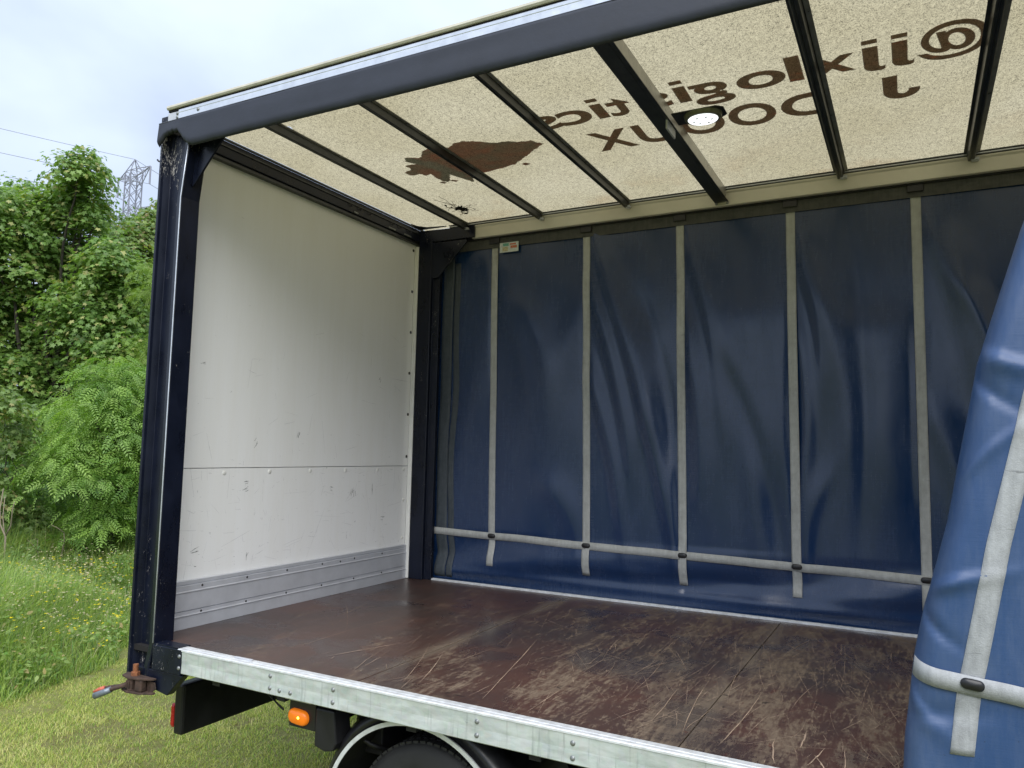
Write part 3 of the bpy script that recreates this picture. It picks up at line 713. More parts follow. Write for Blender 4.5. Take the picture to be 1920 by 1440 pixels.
vo = put('rubber_valance', mesh('rubber_valance', *grid(val, us, [i/14 for i in range(15)]), True), 'rubber', lorry)
md = vo.modifiers.new('thick', 'SOLIDIFY'); md.thickness = 0.005; md.offset = -1
put('valance_bead', mesh('valance_bead', *tube([(0.0, -0.031, 2.782), (XE, -0.031, 2.782)], 0.0045, 8), True), 'plastic', vo)
put('inner_rail', mesh('inner_rail', *boxV((0.22, -0.01, 2.70), (XE, 0.03, 2.781))), 'black_plain', lorry)

# --- interior lamp on the central bow
lx, ly = 2.722, 1.078
lamp_base = box('lamp_housing', (2.555, 1.03, 2.764), (2.86, 1.16, 2.772), 'plastic', lorry, 0.003)
lamp_base.data.clear_geometry()
hV, hF = prism([(2.575, 1.005), (2.80, 1.005), (2.835, 1.035), (2.835, 1.12), (2.80, 1.15), (2.575, 1.15)], 'z', 2.766, 2.774)
lamp_base.data.from_pydata(hV, [], hF); fixn(lamp_base.data)
def disc(r0_, r1_, z0, z1, n=40, mat='olive', name='lamp_rim', parent=lamp_base, smooth=True):
    V = [(lx+r0_*math.cos(2*math.pi*k/n), ly+r0_*0.86*math.sin(2*math.pi*k/n), z0) for k in range(n)] + [(lx+r1_*math.cos(2*math.pi*k/n), ly+r1_*0.86*math.sin(2*math.pi*k/n), z1) for k in range(n)]
    F = [(k, (k+1) % n, n+(k+1) % n, n+k) for k in range(n)] + [tuple(range(n, 2*n))]
    o = put(name, mesh(name, V, F), mat, parent); bevel(o, 0.004, 2); return o
disc(0.098, 0.090, 2.766, 2.744)
disc(0.076, 0.072, 2.7435, 2.738, mat='lamp', name='lamp_lens')
for k in range(6):
    a = k*math.pi/3; 
    put('led', mesh('led', *boxV((lx+0.045*math.cos(a)-.006, ly+0.038*math.sin(a)-.006, 2.7366), (lx+0.045*math.cos(a)+.006, ly+0.038*math.sin(a)+.006, 2.7379))), 'stk_w', lamp_base)
box('lamp_bracket', (2.546, 1.01, 2.700), (2.556, 1.16, 2.772), 'alu', lamp_base, 0.002)

# --- far blue curtain
SX = [0.734, 1.521, 2.227, 2.961, 3.687, 4.42, 5.15, 5.88, 6.6]
TILT = [-0.016, -0.018, -0.015, -0.010, -0.006, 0, 0, 0, 0]        # lean of each strap (top minus bottom is 2x)
# folds per bay: (u at top, v at top, u at bottom, v at bottom, width, height)
FOLDS = {0: [(.9, .95, .25, .15, .16, .016), (.3, .9, .2, .2, .12, -.012)],
         1: [(.1, .82, .42, .48, .12, .022), (.35, .80, .62, .5, .10, .014), (.55, .3, .95, .12, .12, .018), (.9, .95, .3, .6, .2, -.010)],
         2: [(.02, .86, .50, .32, .075, .034), (.15, .92, .95, .12, .085, .042), (.0, .62, .40, .16, .07, .026), (.55, .72, .62, .42, .13, .022), (.60, .8, .98, .30, .07, -.016), (.98, .75, .93, .35, .06, .018)],
         3: [(.06, .95, .40, .42, .070, .030), (.04, .72, .18, .25, .10, .036), (.30, .85, .70, .10, .10, .022), (.68, .76, .80, .30, .24, .034), (.97, .75, .95, .25, .06, .022), (.42, .6, .9, .12, .08, -.018)],
         4: [(.04, .92, .26, .52, .08, .034), (.26, .78, .42, .34, .09, .024), (.05, .10, .26, .34, .08, .020), (.66, .70, .72, .30, .24, .030), (.03, .7, .05, .3, .05, .024), (.5, .9, .52, .2, .06, -.014)],
         5: [(.08, .92, .45, .50, .10, .038), (.30, .78, .60, .45, .07, .024), (.05, .5, .3, .2, .10, .02)]}
def curtain_y(x, z):
    xs = [0.2] + SX + [XE]
    v = z/2.7
    k = 0
    for i in range(len(xs)-1):
        a = xs[i] + (TILT[i-1]*(2*v-1) if 0 < i <= 9 else 0); b = xs[i+1] + (TILT[i]*(2*v-1) if i < 9 else 0)
        if x <= b or i == len(xs)-2: k = i; break
    u = (x-a)/(b-a)
    d = 0.0
    edge = min(1, max(0, u)/0.10)*min(1, max(0, 1-u)/0.10)
    edge = 0.15+0.85*edge*edge*(3-2*edge)
    for (ua, va, ub, vb, w, h) in FOLDS.get(k if k in FOLDS else (k % 3)+2, []):
        dx_, dy_ = ub-ua, (vb-va)
        px, py = u-ua, v-va
        # aspect: bay 0.73 m wide, 2.7 m tall
        ax, ay = dx_*0.73, dy_*2.7; qx, qy = px*0.73, py*2.7
        ll = math.hypot(ax, ay); t = (qx*ax+qy*ay)/(ll*ll)
        cr2 = (qx*ay-qy*ax)/ll + 0.05*math.sin(t*3.1)
        ends = 1/(1+math.exp(-(t+0.02)*16))*1/(1+math.exp((t-1.0)*9))
        d += h*0.8*g_(cr2/(w*(0.72 if cr2*h > 0 else 1.1)))*ends
    bulge = 0.020*math.sin(math.pi*min(1, max(0, u)))*math.sin(math.pi*min(1, max(0, v)))
    d = 1.25*d*edge + 0.010*vn(x*2.1+3, z*1.3)*edge + 0.0035*vn(x*7, z*3.4)*edge
    # lower hem: slack horizontal folds below the webbing
    if z < 0.42:
        q = 1-abs(z-0.2)/0.22
        if q > 0: d += 0.040*q*math.sin(x*3.1-z*13+1.1*math.sin(x*1.7))*0.9 + 0.012*q*vn(x*3.1, z*15)
        d += 0.010*g_((z-0.085)/0.028)
    pinch = 0.0
    return 2.500 - d - bulge*0.6
xs_ = [0.06+(XE-0.08)*i/620 for i in range(621)]
zs_ = [-0.10+2.82*i/240 for i in range(241)]
_cy = curtain_y
def curtain_y(x, z):
    y = _cy(max(x, 0.2), z); t = max(min(1, max(0, (0.07-z)/0.06)), min(1, max(0, (0.30-x)/0.07)))
    return y+(max(y, 2.497)-y)*t
cV, cF = grid(lambda u, v: (u, curtain_y(u, v), v), xs_, zs_)
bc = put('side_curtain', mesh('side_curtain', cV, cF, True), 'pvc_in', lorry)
md = bc.modifiers.new('thick', 'SOLIDIFY'); md.thickness = 0.003; md.offset = 1
def strip(name, cx, w, z0, z1, mat, parent, off=0.006, tilt=0.0, nz=90, yf=curtain_y, wob=0.0):
    V, F = [], []
    for j in range(nz+1):
        z = z0+(z1-z0)*j/nz; c = cx+tilt*(2*z/2.7-1) + wob*vn(z*2.0, cx*5)
        ym_ = min(yf(c+q*w/2, z+dz) for q in (-1, -.5, 0, .5, 1) for dz in (-.012, 0, .012))
        for q in (-1, -0.5, 0, 0.5, 1):
            x = c+q*w/2; V.append((x, ym_-off, z))
    n = 5
    for j in range(nz):
        for i in range(n-1): F.append((j*n+i, j*n+i+1, (j+1)*n+i+1, (j+1)*n+i))
    o = put(name, mesh(name, V, F, True), mat, parent)
    md = o.modifiers.new('thick', 'SOLIDIFY'); md.thickness = 0.002; md.offset = -1
    return o
def oval(cx, y, cz, a=0.033, b=0.018, h=0.012, rot=0.0):
    V, F = [], []; n = 20
    for rr, hh in ((1, 0), (0.98, 0.6), (0.8, 1.0), (0.0, 1.05)):
        for k in range(n):
            t = 2*math.pi*k/n; c, s = math.cos(t), math.sin(t)
            px = (a-b)*(1 if c > 0 else -1)*min(1, abs(c)*3)*rr + b*c*rr; pz = b*s*rr
            V.append((cx+px*math.cos(rot)-pz*math.sin(rot), y-h*hh, cz+pz*math.cos(rot)+px*math.sin(rot)))
    for j in range(3):
        for k in range(n): F.append((j*n+k, j*n+(k+1) % n, (j+1)*n+(k+1) % n, (j+1)*n+k))
    return mesh('buckle', V, F, True)
for i, x in enumerate(SX):
    strip('vertical_strap', x, 0.057, 0.150, 2.69, 'web', bc, 0.006, TILT[i], wob=0.003)
    zb = 0.375-0.016*(x-0.75)
    xx = x-TILT[i]*0.75
    put('buckle', oval(xx, curtain_y(xx, zb)-0.012, zb), 'plastic', bc)
    xt = x+TILT[i]
    t = box('strap_plate', (xt-0.045, 2.470, 2.672), (xt+0.045, 2.482, 2.716), 'plastic', bc, 0.004)
    for s in (-0.02, 0.02):
        pass
def bandfn(x): return 0.375-0.016*(x-0.75)+0.006*vn(x*3, 2)
V, F = [], []
N = 420
for i in range(N+1):
    x = 0.20+(XE-0.25)*i/N; c = bandfn(x)
    for q in (-1, 0, 1):
        z = c+q*0.027; V.append((x, min(curtain_y(x, z), curtain_y(x, c))-0.0095, z))
for i in range(N):
    for q in range(2): F.append((i*3+q, (i+1)*3+q, (i+1)*3+q+1, i*3+q+1))
hb = put('horizontal_strap', mesh('horizontal_strap', V, F, True), 'web', bc)
md = hb.modifiers.new('thick', 'SOLIDIFY'); md.thickness = 0.002; md.offset = 1
box('top_webbing', (0.25, 2.484, 2.640), (XE, 2.488, 2.722), 'web_dark', bc)
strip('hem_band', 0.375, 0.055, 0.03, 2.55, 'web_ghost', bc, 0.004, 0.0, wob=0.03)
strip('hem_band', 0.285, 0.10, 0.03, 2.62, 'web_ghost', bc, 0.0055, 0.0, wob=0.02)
# small faded sticker near the top of the second bay
st = box('sticker', (0.772, 2.4695, 2.590), (0.938, 2.4705, 2.668), 'stk_w', bc)
box('sticker_print', (0.800, 2.4685, 2.640), (0.852, 2.4693, 2.662), 'stk_g', st)
box('sticker_print', (0.796, 2.4685, 2.598), (0.846, 2.4693, 2.634), 'stk_y', st)
box('sticker_print', (0.862, 2.4685, 2.646), (0.916, 2.4693, 2.658), 'stk_r', st)
box('sticker_print', (0.868, 2.4685, 2.620), (0.924, 2.4693, 2.640), 'stk_r', st)

# --- near blue curtain, pulled open and gathered at the right
EDGE = [(-0.30, 3.575), (0.0, 3.588), (0.144, 3.596), (0.219, 3.601), (0.449, 3.632), (0.589, 3.660), (0.853, 3.727), (1.315, 3.812), (1.71, 3.933), (2.1, 4.07), (2.45, 4.20), (2.62, 4.26)]
def lerp(T, z):
    for (a, va), (b, vb) in zip(T, T[1:]):
        if z <= b: return va+(vb-va)*max(0, (z-a)/(b-a))
    return T[-1][1]
STR = [(-0.3, 3.715), (0.16, 3.738), (0.20, 3.742), (0.39, 3.765), (0.47, 3.782), (0.8, 3.846), (1.131, 3.925), (1.6, 4.03), (2.1, 4.16), (2.62, 4.30)]
def near_c(s, z):
    """s: metres of cloth measured from the folded edge; returns x, y"""
    xe = lerp(EDGE, z) + 0.004*vn(z*4, 1)
    r = 0.060 + 0.010*math.sin(z*1.9)
    if s < 0:                                 # turned-in part behind the fold
        return xe+r*0.25-s*0.8, -0.02+0.05*min(1, -s/0.1)
    a = min(s/(r*1.5), math.pi/2)
    x = xe + r*(1-math.cos(a)) + max(0, s-r*1.5*math.pi/2)*0.92
    y = -0.045 - r*math.sin(a)
    w = min(1, s/0.12)
    sx = lerp(STR, z)
    y += w*(0.020*math.sin((x-sx)*9.0+0.5) - 0.008*g_((x-sx)/0.05) + 0.018*vn(x*3.1+z*0.9, z*1.1))
    # creases at the edge
    for (cz, cs, sl, ww, h, ln) in ((0.66, 0.02, 0.25, 0.024, 0.026, 0.16), (0.60, 0.0, -0.5, 0.020, -0.020, 0.13), (1.34, 0.05, -0.25, 0.028, 0.030, 0.16), (1.27, 0.03, -0.5, 0.025, -0.018, .15), (0.355, 0.03, -0.6, 0.03, 0.016, 0.12), (0.30, 0.12, 0.1, 0.03, -0.012, 0.12), (1.0, 0.08, 0.9, 0.03, 0.010, .2)):
        dz = z-cz-sl*(s-cs); y -= 0.75*h*(g_(dz/(ww*0.55)) if dz*h > 0 else g_(dz/(ww*1.2)))*g_((s-cs-ln*0.4)/ln)
    y -= 0.004*vn(x*16, z*7)
    return x, y
ss = [-0.25, -0.2, -0.15, -0.1, -0.05, -0.02] + [i*0.008 for i in range(60)] + [0.48+i*0.02 for i in range(46)]
zz = [-0.20+2.82*i/220 for i in range(221)]
V, F = [], []
for z in zz:
    for s in ss:
        x, y = near_c(s, z); V.append((x, y, z))
n = len(ss)
for j in range(len(zz)-1):
    for i in range(n-1): F.append((j*n+i, j*n+i+1, (j+1)*n+i+1, (j+1)*n+i))
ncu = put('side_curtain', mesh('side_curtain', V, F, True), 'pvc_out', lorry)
ncu['label'] = 'bright blue outer curtain pulled open and bunched to the right'
md = ncu.modifiers.new('thick', 'SOLIDIFY'); md.thickness = 0.003; md.offset = 1
# front surface table y(x,z) for straps
def front_y(x, z):
    lo, hi = 0.0, 1.3
    for _ in range(22):
        m_ = (lo+hi)/2
        if near_c(m_, z)[0] < x: lo = m_
        else: hi = m_
    return near_c(lo, z)[1]
def nstrip(name, cxf, w, z0, z1, mat, off):
    V, F = [], []; nz_ = 120
    for j in range(nz_+1):
        z = z0+(z1-z0)*j/nz_; c = cxf(z)
        for q in (-1, -0.5, 0, 0.5, 1):
            x = c+q*w/2; V.append((x, front_y(x, z)-off, z))
    for j in range(nz_):
        for i in range(4): F.append((j*5+i, j*5+i+1, (j+1)*5+i+1, (j+1)*5+i))
    o = put(name, mesh(name, V, F, True), mat, ncu)
    md = o.modifiers.new('thick', 'SOLIDIFY'); md.thickness = 0.0025; md.offset = -1
    return o
nstrip('vertical_strap', lambda z: lerp(STR, z), 0.060, 0.205, 2.60, 'web_pale', 0.005)
nstrip('vertical_strap', lambda z: lerp(STR, z)+0.33, 0.060, 0.16, 2.60, 'web_pale', 0.005)
V, F = [], []; N = 130
for i in range(N+1):
    s = 0.012+i*0.009; z0 = 0.430-0.115*s
    for q in (-1, 0, 1):
        z = z0+q*0.0265; x, y = near_c(s, z); V.append((x, y-0.0085, z))
for i in range(N):
    for q in range(2): F.append((i*3+q, (i+1)*3+q, (i+1)*3+q+1, i*3+q+1))
nb = put('horizontal_strap', mesh('horizontal_strap', V, F, True), 'web_pale', ncu)
md = nb.modifiers.new('thick', 'SOLIDIFY'); md.thickness = 0.0025; md.offset = 1
xk = 3.772; put('buckle', oval(xk, front_y(xk, 0.405)-0.012, 0.407, 0.030, 0.0155, 0.012, -0.1), 'plastic', ncu)
xk = 4.10; put('buckle', oval(xk, front_y(xk, 0.37)-0.012, 0.37, 0.030, 0.0155, 0.012, -0.1), 'plastic', ncu)

# --- front bulkhead of the body
box('front_bulkhead', (XE, 0.0, 0.0), (XE+0.04, 2.5, 2.84), 'panel', lorry)

# --- underframe
for y in (0.78, 1.62):
    box('chassis_rail', (0.0, y, -0.36), (XE, y+0.08, -0.16), 'black_plain', lorry, 0.004)
for x in (0.12, 0.55, 0.98, 1.72, 2.3, 2.9, 3.5, 4.1, 4.8, 5.5, 6.2):
    box('cross_bearer', (x, 0.061, -0.155), (x+0.05, 2.43, -0.052), 'black_plain', lorry)
box('underfloor', (0.0, 0.06, -0.0515), (XE, 2.44, -0.0505), 'gap', lorry)
# rear under-run bar with its red lamp
ur = box('underrun_bar', (0.06, 0.24, -0.535), (0.13, 2.26, -0.265), 'black_plain', lorry, 0.014)
prism_o('red_reflector', [(0.25, -0.505), (0.243, -0.49), (0.243, -0.395), (0.25, -0.38), (0.42, -0.38), (0.42, -0.505)], 'x', 0.034, 0.059, 'red_lens', ur, 0.004)
for y in (0.80, 1.64): box('underrun_hanger', (0.05, y, -0.30), (0.12, y+0.06, -0.16), 'black_plain', lorry)
cb = tube([(0.60+0.055*(1-math.cos(t*0.33))+0.03*math.sin(t*0.33)*0.4, 0.40-0.001*t, -0.25-0.085*math.sin(t*0.165)-0.012*math.sin(t*0.33)) for t in range(0, 20)], 0.004, 6) if True else tube([(0.60, 0.40, -0.24), (0.605, 0.39, -0.30), (0.63, 0.38, -0.335), (0.68, 0.37, -0.345), (0.72, 0.36, -0.32), (0.70, 0.37, -0.30), (0.65, 0.38, -0.31), (0.60, 0.40, -0.26)], 0.004, 6)
put('loose_cable', mesh('loose_cable', *cb, True), 'plastic', lorry)
# side marker light on its bracket
mk = box('marker_bracket', (1.03, 0.095, -0.270), (1.19, 0.16, -0.140), 'plastic', lorry, 0.004)
box('bracket_plate', (1.03, 0.062, -0.1395), (1.19, 0.17, -0.1135), 'galv', lorry, 0.002)
me = oval(1.095, 0.094, -0.218, 0.060, 0.034, 0.022, -0.06)
lens = put('marker_light', me, 'amber', lorry); lens['label'] = 'amber oval side marker light'
put('marker_led', oval(1.107, 0.0715, -0.216, 0.006, 0.005, 0.002), 'amber_led', lens)
prism_o('hanging_bracket', [(1.195, -0.16), (1.30, -0.16), (1.32, -0.30), (1.30, -0.335), (1.255, -0.345), (1.19, -0.33)], 'y', 0.09, 0.20, 'black_plain', lorry, 0.008)
box('support_arm', (1.19, 0.15, -0.24), (1.26, 0.85, -0.17), 'black_plain', lorry, 0.004)
put('stay_rod', mesh('stay_rod', *tube([(1.24, 0.20, -0.25), (1.40, 0.24, -0.33), (1.50, 0.4, -0.42)], 0.012, 8), True), 'black_plain', lorry)
box('side_light_box', (1.26, 0.30, -0.40), (1.42, 0.62, -0.16), 'black_plain', lorry, 0.008)

# wheels and mudguards
def revolve_y(prof, cx, cz, n=64, a0=0.0, a1=2*math.pi, close=True):
    """prof: list of (radius, y)"""
    V, F = [], []; m_ = len(prof); full = abs(a1-a0-2*math.pi) < 1e-6
    steps = n if full else n+1
    for k in range(steps):
        a = a0+(a1-a0)*k/n
        for (r_, y) in prof: V.append((cx+r_*math.cos(a), y, cz+r_*math.sin(a)))
    for k in range(n):
        k2 = (k+1) % steps
        for i in range(m_-1 if not close else m_):
            j = (i+1) % m_; F.append((k*m_+i, k*m_+j, k2*m_+j, k2*m_+i))
    if not full and close: F += [tuple(range(m_))[::-1], tuple(range((steps-1)*m_, steps*m_))]
    return V, F
WR = 0.385
def wheel(cx, y0, parent, name='wheel'):
    w = 0.21; s = y0
    ctr = (cx, y0+w/2, GZ+WR)
    prof = [(0.225, s+0.02), (0.25, s+0.005), (0.30, s), (0.345, s+0.006), (0.368, s+0.020), (WR-0.006, s+0.034), (WR-0.006, s+w-0.034), (0.368, s+w-0.020), (0.30, s+w), (0.225, s+w-0.02)]
    V, F = revolve_y(prof, cx, GZ+WR, 72)
    wh = put(name, fixn(mesh(name, V, F, True)), 'tyre', parent)
    bl = []
    for k in range(64):
        a = 2*math.pi*k/64
        for (ya, yb, off) in ((s+0.030, s+0.068, 0.0), (s+0.076, s+0.102, 0.5), (s+0.108, s+0.134, 0.2), (s+0.142, s+0.180, 0.7)):
            a_ = a+off*2*math.pi/64; da = 0.036
            P = []
            for rr in (WR-0.010, WR+0.002):
                for (aa, yy) in ((a_-da, ya), (a_+da, ya), (a_+da, yb), (a_-da, yb)):
                    P.append((cx+rr*math.cos(aa), yy, GZ+WR+rr*math.sin(aa)))
            bl.append((P, [(0, 3, 2, 1), (4, 5, 6, 7), (0, 1, 5, 4), (1, 2, 6, 5), (2, 3, 7, 6), (3, 0, 4, 7)]))
    tag(put('tread_blocks', fixn(mesh('tread_blocks', *join(bl))), 'tyre', wh), kind='stuff')
    rim = revolve_y([(0.228, s+0.015), (0.215, s+0.03), (0.20, s+0.06), (0.08, s+0.05), (0.075, s+0.02), (0.0, s+0.02), (0.0, s+0.08), (0.2, s+0.10), (0.228, s+0.10)], cx, GZ+WR, 40)
    put('rim', fixn(mesh('rim', *rim, True)), 'alu', wh)
    return wh
for cx in (1.74, 6.3):
    for y0 in ((0.185, 0.425, 1.86, 2.10) if cx < 3 else (0.15, 2.14)): wheel(cx, y0, lorry)
    put('axle', mesh('axle', *tube([(cx, 0.4, GZ+WR), (cx, 2.1, GZ+WR)], 0.06, 12), True), 'black_plain', lorry)
for (ya, yb) in ((0.10, 0.70), (1.80, 2.40)):
    g0 = revolve_y([(0.470, ya+.003), (0.488, ya+.003), (0.492, ya+0.02), (0.492, yb), (0.478, yb), (0.478, ya+0.03)], 1.74, -0.62, 60, R(-5), R(185))
    mg = put('mudguard', fixn(mesh('mudguard', *g0)), 'black_plain', lorry); bevel(mg, 0.003)
    g1 = revolve_y([(0.470, ya-0.004), (0.4885, ya-0.004), (0.4885, ya+0.0025), (0.470, ya+0.0025)], 1.74, -0.62, 60, R(-5), R(185))
    put('mudguard_trim', fixn(mesh('mudguard_trim', *g1)), 'flange', mg)
    g2 = revolve_y([(0.486, ya+0.010), (0.53, ya+0.035), (0.56, ya+0.10), (0.55, ya+0.11), (0.50, ya+0.05)], 1.74, -0.62, 60, R(-5), R(185))
    put('mudguard_flare', fixn(mesh('mudguard_flare', *g2, True)), 'plastic', mg)
put('brake_chamber', mesh('brake_chamber', *tube([(1.52, 0.72, -0.5), (1.52, 0.88, -0.5)], 0.09, 16), True), 'black_plain', lorry)
for x in (1.30, 2.2): put('spring_leaf', mesh('spring_leaf', *tube([(x-0.4, 0.82, -0.42), (x, 0.82, -0.5), (x+0.4, 0.82, -0.42)], 0.03, 8), True), 'black_plain', lorry)
box('side_locker', (2.5, 0.12, -0.62), (3.4, 0.6, -0.20), 'black_plain', lorry, 0.01)

# rusty ratchet gear at the foot of the post with its two levers
gear = prism_o('ratchet_plate', [(0.02, -0.232), (0.185, -0.238), (0.225, -0.212), (0.215, -0.180), (0.10, -0.172), (0.01, -0.186), (-0.012, -0.208)], 'y', -0.010, -0.004, 'rust', lorry, 0.002)
prism_o('top_jaw', [(-0.048, -0.012), (-0.060, 0.030), (-0.048, 0.185), (-0.020, 0.225), (-0.006, 0.225), (-0.006, 0.0)], 'x', 0.0, 0.001, 'rust', gear).data.clear_geometry()
tj = [o for o in bpy.data.objects if o.name.startswith('top_jaw')][0]
for zz0, zz1 in ((-0.168, -0.158), (-0.238, -0.228)):
    pv_, pf_ = prism([(-0.005, -0.004), (0.015, -0.050), (0.075, -0.066), (0.150, -0.055), (0.215, -0.020), (0.220, -0.004)], 'z', zz0, zz1)
    if zz0 > -0.2: tj.data.from_pydata(pv_, [], pf_); fixn(tj.data); bevel(tj, 0.002)
    else:
        o_ = put('bottom_jaw', fixn(mesh('bottom_jaw', pv_, pf_)), 'rust', gear); bevel(o_, 0.002)
box('ratchet_pawl', (0.115, -0.050, -0.226), (0.165, -0.016, -0.170), 'rust', gear, 0.006)
rw = join([tube([(0.075, -0.032, -0.226), (0.075, -0.032, -0.170)], 0.026, 14)]+[boxV((0.075+0.027*math.cos(t)-.004, -0.032+0.027*math.sin(t)-.004, -0.215), (0.075+0.027*math.cos(t)+.004, -0.032+0.027*math.sin(t)+.004, -0.182)) for t in [k*math.pi/5 for k in range(10)]])
put('ratchet_wheel', mesh('ratchet_wheel', *rw), 'rust', gear)
put('bolt', mesh('bolt', *join([tube([(0.085, -0.026, -0.158), (0.085, -0.026, -0.140)], 0.022, 6), tube([(0.085, -0.026, -0.140), (0.085, -0.026, -0.102)], 0.0135, 12)])), 'rust_bright', gear)
lv = put('ratchet_lever', mesh('ratchet_lever', *tube([(0.06, -0.055, -0.20), (-0.01, -0.085, -0.228), (-0.06, -0.10, -0.25)], [0.013, 0.010, 0.010], 8), True), 'rust', gear)
put('ratchet_lever', mesh('ratchet_lever', *tube([(0.04, -0.05, -0.21), (-0.05, -0.07, -0.225), (-0.085, -0.085, -0.235)], [0.010, 0.007, 0.006], 8), True), 'rust', gear)
put('orange_grip', mesh('orange_grip', *tube([(-0.072, -0.08, -0.232), (-0.10, -0.09, -0.243), (-0.132, -0.10, -0.256)], [0.011, 0.012, 0.006], 10), True), 'handle_red', gear)
put('grey_grip', mesh('grey_grip', *tube([(-0.015, -0.088, -0.230), (-0.05, -0.10, -0.246), (-0.100, -0.115, -0.268), (-0.106, -0.117, -0.271)], [0.015, 0.0165, 0.017, 0.008], 12), True), 'handle_grey', gear)

# ================================================================ GROUND
def gh(x, y):
    """ground height: flat mown strip, a slight bank then falling away under the trees"""
    d = -(x+2.4) - 0.75*np.clip(y-1.0, -1.5, 1e9)*0 
    b = (-(x) - 2.35 - 0.62*np.clip(y-0.9, 0, 3.2))
    return GZ + 0.30*np.clip(b/3.2, 0, 1) - 0.035*np.clip(b-3.2, 0, 14) + 0.02*np.sin(x*1.7)*np.cos(y*1.3)
gm = MT('grassy_soil')
n1 = gm.noise(sc_=0.9, detail=6); n2 = gm.noise(sc_=14, detail=6, rough=0.7)
gc = gm.mix(gm.ramp(n1, [(0.35, 0), (0.65, 1)]), (0.13, 0.155, 0.040), (0.19, 0.20, 0.06))
gc = gm.mix(gm.ramp(n2, [(0.42, 0), (0.66, 1)]), gc, (0.175, 0.165, 0.075))
gsoil = gm.P(Base_Color=gc, Roughness=0.9, Specular_IOR_Level=0.1, Normal=gm.bump(n2, 0.6, 0.03))
gx = np.unique(np.concatenate([np.linspace(-30, 14, 120), np.linspace(-900, -30, 20), np.linspace(14, 900, 20)]))
gy = np.unique(np.concatenate([np.linspace(-12, 22, 100), np.linspace(-900, -12, 18), np.linspace(22, 900, 22)]))
GX, GY = np.meshgrid(gx, gy); GV = np.stack([GX, GY, gh(GX, GY)], -1).reshape(-1, 3)
nx = len(gx); I = np.arange(len(gy)-1)[:, None]*nx+np.arange(nx-1)[None, :]
Q = np.stack([I, I+1, I+nx+1, I+nx], -1).reshape(-1, 4)
g = put('ground', tri_mesh('ground', GV, Q, True), gsoil); tag(g, kind='structure', label='short mown turf beside the lorry running back to rough ground')

# --- leaf / blade materials
def mk_leaf(name, rough=0.45, trans=0.35, hue=1.0):
    m = MT(name)
    at = m.n('ShaderNodeAttribute', attribute_name='tint').outputs['Color']
    m.P(Base_Color=at, Roughness=rough, Specular_IOR_Level=0.35)
    tcol = m.mix(1.0, at, (1.5, 1.7, 0.7), 'MULTIPLY')
    tr = m.n('ShaderNodeBsdfTranslucent', {0: tcol})
    mixs = m.n('ShaderNodeMixShader', {0: trans, 1: m.b.outputs[0], 2: tr.outputs[0]})
    m.t.links.new(mixs.outputs[0], m.o.inputs[0])
    return m.m
LEAF = mk_leaf('leaf_surface'); BLADE = mk_leaf('grass_blade', 0.55, 0.30)
BARK = simple('grey_brown_bark', (0.05, 0.043, 0.034), 0.9, 0, 0.35, 9, 0.6, 30)
TWIG = simple('pale_dead_twig', (0.22, 0.18, 0.13), 0.85, 0, 0.3, 12, 0.3, 40)

def blades(P, h, w, lean, az, cols, segs=3, curl=1.0):
    """P (N,3) roots; lean = horizontal reach; az = bend direction"""
    N = len(P); ts = np.linspace(0, 1, segs+1)
    dirx, diry = np.cos(az), np.sin(az); px, py = -diry, dirx
    rings = []
    for t in ts:
        cx_ = P[:, 0]+dirx*lean*t**1.8; cy_ = P[:, 1]+diry*lean*t**1.8; cz_ = P[:, 2]+h*(t-0.25*curl*t**3*np.clip(lean/h, 0, 1.2))
        ww = w*(1-t)**0.7*0.5
        if t < 1:
            rings.append(np.stack([cx_-px*ww, cy_-py*ww, cz_], -1)); rings.append(np.stack([cx_+px*ww, cy_+py*ww, cz_], -1))
        else: rings.append(np.stack([cx_, cy_, cz_], -1))
    V = np.stack(rings, 1); m_ = V.shape[1]
    T = []
    for s in range(segs-1):
        a = 2*s; T += [(a, a+1, a+3), (a, a+3, a+2)]
    a = 2*(segs-1); T.append((a, a+1, a+2))
    T = np.array(T)[None]+np.arange(N)[:, None, None]*m_
    tt = np.concatenate([[t]*(2 if t < 1 else 1) for t in ts])
    C = cols[:, None, :]*np.ones((1, len(tt), 1))
    return V.reshape(-1, 3), T.reshape(-1, 3), C.reshape(-1, 3)
def cat(L_):
    V, T, C = [], [], []; n = 0
    for v, t, c in L_: V.append(v); T.append(t+n); C.append(c); n += len(v)
    return np.concatenate(V), np.concatenate(T), np.concatenate(C)
def vnoise(x, y, s, seed=0):
    r_ = np.random.default_rng(seed); t = r_.random((128, 128)); x = x*s+50; y = y*s+50
    xi = np.floor(x).astype(int); yi = np.floor(y).astype(int); fx = x-xi; fy = y-yi; fx = fx*fx*(3-2*fx); fy = fy*fy*(3-2*fy)
    g = lambda a, b: t[a % 128, b % 128]
    return (g(xi, yi)*(1-fx)+g(xi+1, yi)*fx)*(1-fy)+(g(xi, yi+1)*(1-fx)+g(xi+1, yi+1)*fx)*fy

